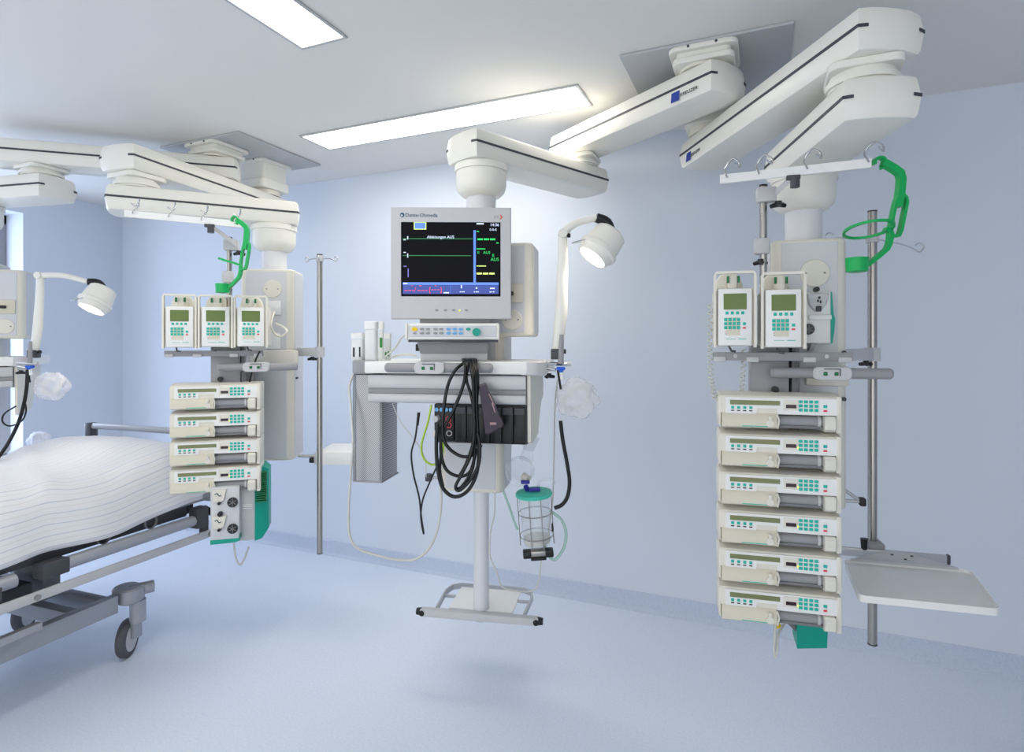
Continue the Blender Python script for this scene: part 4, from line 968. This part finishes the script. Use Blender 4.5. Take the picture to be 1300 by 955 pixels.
# ================================================================ teal-sided feeding pumps
def dialface(parent, M, x, y, z, r):
    b = B(); b.cyl((x, y-.008, z), (x, y, z), r, n=24); o = part('rotor_dial', b, 'dial', parent, M)
    for k in range(3):
        a = math.radians(30+120*k); b = B(); b.box(-r*.8, r*.8, -.0022, 0, -.0016, .0016, M=Matrix.Translation((x, y-.008, z)) @ Matrix.Rotation(a, 4, 'Y')); part('dial_rib', b, 'midgrey', o, M)
fy = -.02
gx = lambda px: fit(MS, px, 650, fy).x
gz = lambda py: fit(MS, 290, py, fy).z
fpump = thing('feeding_pump', 'white and teal feeding pump below the four syringe pumps by the bed', 'pump', MS @ Matrix.Translation((gx(295), fy, gz(690))), 'teal-sided feeding pumps')
b = B(); b.box(gx(267), gx(303.5), fy, fy+.05, gz(685), gz(618), .004); fr = part('front_block', b, 'panelgrey', fpump, MS)
b = B(); b.prism([(gx(267), gz(684.5)), (gx(303.5), gz(684.5)), (gx(304.5), gz(681)), (gx(304), gz(688)), (gx(298), gz(689.5)), (gx(267), gz(690))], fy-.001, fy+.05); part('teal_base', b, 'teal', fpump, MS)
for py in (626.5, 660):
    b = B(); b.prism([(gx(270), gz(py-6)), (gx(288), gz(py-6)), (gx(285), gz(py+7)), (gx(281), gz(py+10)), (gx(271), gz(py+10))], fy-.012, fy+.001, 'xz', .002); cv = part('clamp_cover', b, 'cream', fr, MS)
    b = B(); b.tube([(gx(273.5), fy-.0125, gz(py)), (gx(276), fy-.0125, gz(py-1.5)), (gx(279), fy-.0125, gz(py+2)), (gx(281.5), fy-.0125, gz(py+1))], .002, 6, 3); part('printed_mark', b, 'navy', cv, MS)
    b = B(); b.cyl((gx(279), fy-.02, gz(py+11)), (gx(279), fy, gz(py+11)), .007, n=10); part('tube_pin', b, 'black', fr, MS)
    dialface(fr, MS, gx(295.5), fy, gz(py+11.5), .0215)
b = B(); b.cyl((gx(280), fy-.014, gz(651.5)), (gx(280), fy, gz(651.5)), .011, n=12); part('tube_pin', b, 'black', fr, MS)
b = B(); b.box(gx(281), gx(322), fy+.051, fy+.2, gz(693), gz(616), .004); part('housing', b, 'lightgrey', fpump, MS)
for k in range(3): b = B(); b.box(gx(306), gx(318), fy+.0485, fy+.052, gz(646.6+2.4*k), gz(645.6+2.4*k)); part('vent_slot', b, 'white', fpump, MS)
b = B()
sxa, sxb = gx(321.5), gx(338)
rings = [[Vector((sxa, y, gz(692))) for y in ()]]
b.loft([[Vector((sxa, fy+.045, gz(694))), Vector((sxa, fy+.045, gz(598))), Vector((sxa, fy+.21, gz(598))), Vector((sxa, fy+.21, gz(694)))],
        [Vector((sxa+.03, fy+.06, gz(692))), Vector((sxa+.03, fy+.06, gz(598))), Vector((sxa+.03, fy+.2, gz(598))), Vector((sxa+.03, fy+.2, gz(692)))],
        [Vector((sxb, fy+.09, gz(682))), Vector((sxb, fy+.09, gz(603))), Vector((sxb, fy+.18, gz(603))), Vector((sxb, fy+.18, gz(682)))]])
tc_ = part('teal_cover', b, 'teal', fpump, MS)
for k in range(14):
    z = gz(605+2.9*k); b = B(); b.box(sxa+.004, sxb-.006, fy+.04, fy+.075, z-.0025, z+.0025); part('vent_slot', b, 'labeldark', tc_, MS)
cable('power_cable', [(297, 690, 2.62), (299, 706, 2.62), (304, 717, 2.64), (310, 710, 2.67), (316, 694, 2.7)], .0045, 'tubegrey', 'grey cable loop under the feeding pump by the bed')
# right: behind the infusion pumps
gy = -.165
RF = thing('feeding_pump', 'white feeding pump with teal edge behind the right infusion pumps', 'pump', MR @ Matrix.Translation((.02, gy, 1.44)), 'teal-sided feeding pumps')
hx = lambda px: fit(MR, px, 405, gy).x
hz_ = lambda py: fit(MR, 1040, py, gy).z
b = B(); b.box(hx(1012), hx(1057), gy, gy+.045, hz_(436), hz_(371), .004); fr = part('front_block', b, 'white', RF, MR)
b = B(); b.prism([(hx(1054.5), hz_(371)), (hx(1056), hz_(371)), (hx(1058), hz_(399)), (hx(1060), hz_(405)), (hx(1059), hz_(420)), (hx(1056.5), hz_(436)), (hx(1054.5), hz_(436))], gy-.004, gy+.04); part('teal_edge', b, 'teal', RF, MR)
b = B(); b.prism([(hx(1024), hz_(373)), (hx(1051), hz_(373)), (hx(1048), hz_(386)), (hx(1040), hz_(396)), (hx(1034), hz_(396)), (hx(1026), hz_(387))], gy-.018, gy+.001, 'xz', .003); cv = part('clamp_cover', b, 'lightgrey', fr, MR)
for (a, c) in (((1037, 377), (1040, 380)), ((1035.5, 381), (1038, 384)), ((1039, 382), (1041, 385.5))):
    b = B(); b.box(hx(a[0]), hx(c[0]), gy-.0188, gy-.017, hz_(c[1]), hz_(a[1])); part('printed_mark', b, 'black', cv, MR)
b = B(); b.cyl((hx(1035), gy-.024, hz_(368)), (hx(1035), gy-.004, hz_(368)), .009, n=12); part('tube_pin', b, 'black', fr, MR)
b = B(); b.box(hx(1034), hx(1041), gy-.025, gy-.015, hz_(396), hz_(389), .003); part('latch', b, 'darkgrey', fr, MR)
b = B(); b.box(hx(1026), hx(1055), gy-.012, gy+.002, hz_(406), hz_(400), .003); part('ledge', b, 'white', fr, MR)
dialface(fr, MR, hx(1026), gy-.002, hz_(418), .0185)
b = B(); b.prism([(hx(1031), hz_(435)), (hx(1037), hz_(435)), (hx(1033), hz_(446)), (hx(1027), hz_(446))], gy+.005, gy+.03); part('foot', b, 'grey', RF, MR)
# right: below the stack
ly = -.2
qx = lambda px: fit(MR, px, 805, ly).x
qz = lambda py: fit(MR, 1030, py, ly).z
b = B(); b.loft([[Vector((qx(1012), ly, qz(826))), Vector((qx(1053), ly+.03, qz(826))), Vector((qx(1055.5), ly+.03, qz(780))), Vector((qx(1012), ly, qz(780)))],
                 [Vector((qx(1014), ly+.1, qz(824))), Vector((qx(1053), ly+.12, qz(824))), Vector((qx(1055), ly+.12, qz(780))), Vector((qx(1014), ly+.1, qz(780)))]])
FP3 = thing('feeding_pump', 'teal device cover peeking out below the lowest right syringe pump', 'pump', MR @ Matrix.Translation((qx(1032), ly, qz(826))), 'teal-sided feeding pumps')
part('teal_cover', b, 'teal', FP3, MR)
b = B(); b.loft([[Vector((qx(998), ly+.02, qz(796))), Vector((qx(1011.5), ly+.02, qz(808))), Vector((qx(1011.5), ly+.02, qz(785))), Vector((qx(998), ly+.02, qz(785)))],
                 [Vector((qx(998), ly+.1, qz(796))), Vector((qx(1011.5), ly+.1, qz(808))), Vector((qx(1011.5), ly+.1, qz(785))), Vector((qx(998), ly+.1, qz(785)))]]); part('bracket', b, 'midgrey', FP3, MR)
b = B(); b.cyl((qx(982), ly, qz(791)), (qx(988), ly, qz(801)), .011, n=12); part('plug', b, 'yellow', FP3, MR)
cable('power_cable', [(985, 775, 1.9), (984, 800, 1.9), (982.5, 825, 1.9), (984.5, 834, 1.9), (986.5, 825, 1.9), (988, 806, 1.92), (996, 792, 1.95)], .0042, 'tubegrey', 'grey cable loop hanging below the right syringe pumps')
# coiled cords
def coil(pts, r, n, label):
    p = [P(*q) for q in pts]; b = B(); out = []
    L = len(p)-1
    for i in range(n*8+1):
        f = i/(n*8)*L; k = min(int(f), L-1); c = p[k].lerp(p[k+1], f-k); a = i*math.pi/4
        out.append(c+RV*r*math.cos(a)+FV*r*math.sin(a))
    b.tube(out, .0024, 6); solo('coiled_cord', b, 'tubegrey', label, 'cord', None, 'coiled cords at the right pumps', 60)
coil([(902, 385, 2.0), (901, 440, 2.0), (902.5, 480, 2.0), (908, 508, 2.0)], .0075, 19, 'coiled cord hanging at the left side of the right infusion pumps')
coil([(945, 443, 2.0), (943, 475, 2.0), (941, 500, 2.0)], .0075, 9, 'short coiled cord between the right rail and the syringe pumps')
cable('monitor_lead', [(348, 396, 2.78), (345, 406, 2.74), (344, 414, 2.72), (349, 424, 2.74), (357, 427, 2.74), (364, 422, 2.74), (361, 416, 2.76), (350, 411, 2.78)], .005, 'cream', 'short cream lead curled beside the rightmost infusion pump by the bed')
cable('monitor_lead', [(330, 446, 2.66), (325, 456, 2.66), (318, 480, 2.68), (316, 492, 2.7)], .004, 'cable', 'thin black lead behind the handle of the left pendant')

# ================================================================ bed
BR = math.radians(3.5)
MBd = Matrix.Translation((-3.12, 2.2, 0)) @ Matrix.Rotation(BR, 4, 'Z')      # origin: middle of the head end on the floor, y runs to the head
bd = thing('hospital_bed', 'grey steel hospital bed on castors at left', 'bed', MBd)
def bp(px, py, x):    # point of the plane x = const of the bed frame seen at a pixel
    Mi = MBd.inverted(); o = Mi @ CAM; v = Mi.to_3x3() @ ray(px, py); return o+v*((x-o.x)/v.x)
BL = -2.1
# upper frame rails
xr_ = .50
zr = .58
ysl = bp(66, 722, xr_).y
b = B(); b.tube([(xr_, ysl-.04, zr), (xr_, -.16, zr)], .026, 16); r1 = part('side_rail', b, 'bedgrey', bd)
b = B(); b.tube([(xr_, BL+.1, zr), (xr_, ysl-.13, zr)], .026, 16); part('side_rail', b, 'bedgrey', bd)
b = B(); b.box(xr_-.035, xr_+.03, ysl-.05, ysl+.05, zr-.03, zr+.03, .006); part('rail_sleeve', b, 'darkgrey', bd)
b = B(); b.box(xr_-.03, xr_+.03, -.2, -.13, zr-.04, zr+.06, .006); part('rail_end', b, 'darkgrey', bd)
b = B(); b.tube([(-.5, BL+.1, zr), (-.5, -.16, zr)], .026, 16); part('side_rail', b, 'bedgrey', bd)
# guard bar hanging under the rail
b = B(); b.box(.53, .546, BL+.2, -.12, .485, .522, .004); g = part('guard_bar', b, 'lightgrey', bd)
for y in (-.14, bp(48, 743, .55).y, -1.9): b = B(); b.cyl((.546, y, .503), (.553, y, .503), .011, n=12); part('guard_bolt', b, 'steel', g)
b = B(); b.box(-.546, -.53, BL+.2, -.12, .485, .522, .004); part('guard_bar', b, 'alu', bd)
for y in (-.15, -1.05): b = B(); b.box(.505, .528, y-.02, y+.02, .49, .58, .004); part('guard_link', b, 'darkgrey', bd)
# underbody
b = B(); b.box(-.44, .44, BL+.15, -.14, .6, .66, .01); part('mattress_deck', b, 'black', bd)
b = B(); b.box(.36, .46, -1.0, -.2, .6, .655, .004); part('deck_rail', b, 'darkgrey', bd)
for y in (-.40, -.62): b = B(); b.lathe([(.03, 0), (.032, .05), (.028, .05), (.026, 0)], Matrix.Translation((.42, y, .628)) @ Matrix.Rotation(math.pi/2, 4, 'Y'), 18); part('roller', b, 'grey', bd)
b = B(); b.box(.38, .49, -.34, -.04, .66, .70, .006); part('corner_block', b, 'grey', bd)
b = B(); b.box(-.14, .14, -1.5, -.7, .34, .42, .01); part('lift_beam', b, 'darkgrey', bd)
for y in (-1.4, -.6): b = B(); b.box(-.1, .1, y-.04, y+.04, .3, .6, .008); part('lift_column', b, 'midgrey', bd)
# base frame
for x in (-.37, .37): b = B(); b.box(x-.022, x+.022, BL+.3, -.5, .235, .315, .005); part('base_beam', b, 'bedgrey', bd)
for y in (-.53, -.66, BL+.35): b = B(); b.box(-.37, .37, y-.025, y+.025, .24, .305, .005); part('cross_beam', b, 'bedgrey', bd)
b = B(); b.box(.42, .45, -1.5, -.85, .33, .36, .003); part('linkage_bar', b, 'alu', bd)
def castor(x, y):
    b = B(); b.prism(rrect(.13, .11, .045, 5, x, y+.0), .255, .325, 'xy', .008); b.cyl((x+.035, y+.02, .16), (x+.035, y+.02, .26), .034, n=20); h = part('castor_housing', b, 'bedgrey', bd)
    b = B(); b.cyl((x, y+.0, .3), (x+.05, y+.09, .3), .028, n=16); part('brake_pedal', b, 'bedgrey', h, MBd)
    MW = MBd @ Matrix.Translation((x, y-.005, .086)) @ Matrix.Rotation(math.radians(30), 4, 'Z') @ Matrix.Rotation(math.pi/2, 4, 'Y')
    b = B(); b.lathe([(.066, -.02), (.08, -.019), (.086, -.01), (.086, .01), (.08, .019), (.066, .02)], None, 32); w = part('castor_wheel', b, 'tyre', bd, MW)
    b = B(); b.lathe([(.001, -.024), (.04, -.024), (.066, -.019), (.066, .019), (.04, .024), (.001, .024)], None, 28); part('wheel_cover', b, 'lightgrey', w, MW)
    b = B(); b.box(x+.01, x+.05, y-.01, y+.035, .085, .19, .01); part('castor_fork', b, 'bedgrey', h, MBd)
for x, y in ((.36, -.43), (-.37, -.43), (.37, BL+.35), (-.37, BL+.35)): castor(x, y)
# head bar
b = B(); b.tube([(-.52, 0, .6), (-.52, 0, .93), (-.51, 0, .965), (-.48, 0, .98), (.42, 0, .98), (.46, 0, .965), (.47, 0, .93), (.47, 0, .6)], .018, 14, 3); part('head_bar', b, 'alu', bd)
b = B(); b.box(-.545, -.495, -.025, .025, .88, .998, .01); part('bar_corner', b, 'darkgrey', bd)
b = B(); b.box(-.44, .44, -.012, .012, .62, .9, .006); part('head_board', b, 'lightgrey', bd)
b = B(); b.tube([(.48, -.12, .62), (.56, -.08, .575), (.6, -.05, .58)], .018, 10, 3); part('release_handle', b, 'black', bd)
# mattress
b = B(); b.box(-.45, .45, BL+.1, -.04, .665, .79, .03, 3); ms = solo('mattress', b, 'paperwhite', 'white mattress under the striped blanket', 'mattress', MBd)
# blanket
def blanket():
    nx, ny = 64, 96; b = B(); uv = []
    prof = []                                     # cross profile: distance along cloth -> x, z
    hw, topz, drop = .465, 0., .205
    verts = []; us = []
    for j in range(ny+1):
        y = BL+.05+(-.07-(BL+.05))*j/ny; h = y-(-.07)
        head_rise = .085*math.exp(-((y+.27)/.26)**2)
        zt_ = .865+head_rise+.018*math.sin(y*5.1+.6)
        edge = math.sqrt(max(0., 1-max(0., (y+.17)/.10)**2)) if y > -.17 else 1.
        row = []
        for i in range(nx+1):
            s = (i/nx*2-1)                          # -1 .. 1 across the cloth
            L = hw+drop; dist = abs(s)*L; sg = 1 if s >= 0 else -1
            rad = .10
            flat = hw-rad
            if dist < flat: x, z = dist, 0.
            elif dist < flat+rad*math.pi/2: a = (dist-flat)/rad; x, z = flat+rad*math.sin(a), -rad*(1-math.cos(a))
            else: x, z = flat+rad, -rad-(dist-flat-rad*math.pi/2)
            x = x+.02*min(1, max(0, -z/.2))
            x *= sg
            crown = .02*math.cos(min(1, abs(x)/hw)*math.pi/2)
            wob = .012*noise.noise(Vector((x*5, y*5, 3)))+.007*noise.noise(Vector((x*13, y*9, 7)))
            diag = .016*math.exp(-((y+.62+x*.5)/.05)**2)*(1 if z > -.15 else .3)
            side = .009*math.sin(y*17+2*noise.noise(Vector((y*3, 1, 0))))*min(1, max(0, -z/.12))
            zz = (zt_+z*(1 if edge > .99 else (.35+.65*edge)))-(1-edge)*.10+(crown+wob+diag)*(1 if z > -.05 else .4)
            if x > 0 : x += side
            else: x -= side
            hem = .016*math.sin(y*6)*min(1, max(0, -z/.2))
            yy = y+.02*noise.noise(Vector((x*4, 0, 9)))+ (.03*min(1, max(0, -z/.2)) if False else 0)
            verts.append(Vector((x, yy, zz+hem))); us.append((s*L, y))
    me_v = [b.bm.verts.new(v) for v in verts]
    lay = b.bm.loops.layers.uv.new('UVMap')
    for j in range(ny):
        for i in range(nx):
            a = j*(nx+1)+i; q = (a, a+1, a+nx+2, a+nx+1)
            f = b.bm.faces.new([me_v[k] for k in q])
            for l, k in zip(f.loops, q): l[lay].uv = us[k]
    o = solo('blanket', b, 'linen', 'white blanket with thin grey stripes draped over the bed', 'blanket', MBd, None, 80)
    m = o.modifiers.new('thickness', 'SOLIDIFY'); m.thickness = .012; m.offset = 1
    return o
blanket()
def clump(px, py, d, rx, rz, seed, label):
    b = B(); bmesh.ops.create_icosphere(b.bm, subdivisions=4, radius=1)
    for v in b.bm.verts:
        k = 1+.35*noise.noise(v.co*1.8+Vector((seed, 0, 0)))+.14*noise.noise(v.co*5); v.co = Vector((v.co.x*rx*k, v.co.y*rx*k*.7, v.co.z*rz*k))
    solo('crumpled_wrap', b, 'paperwhite', label, 'plastic wrap', Matrix.Translation(P(px, py, d)), None, 30)
clump(50, 560, 3.45, .07, .055, 2.2, 'crumpled white plastic wrap behind the blanket, near the window')
# black cables of the far-left station
cable('lamp_cable', [(35, 470, 2.92), (34, 490, 2.9), (31, 510, 2.88), (24, 535, 2.85), (12, 560, 2.82), (0, 578, 2.8), (-12, 592, 2.78)], .0085, 'cable', 'thick black cable dropping from the lamp to the bed at the left edge')
cable('lamp_cable', [(31, 508, 2.93), (33, 522, 2.93), (27, 535, 2.95), (12, 541, 2.97), (3, 535, 2.97), (6, 525, 2.97), (20, 516, 2.95)], .0042, 'cable', 'thin black cable loop beside the left shelf')
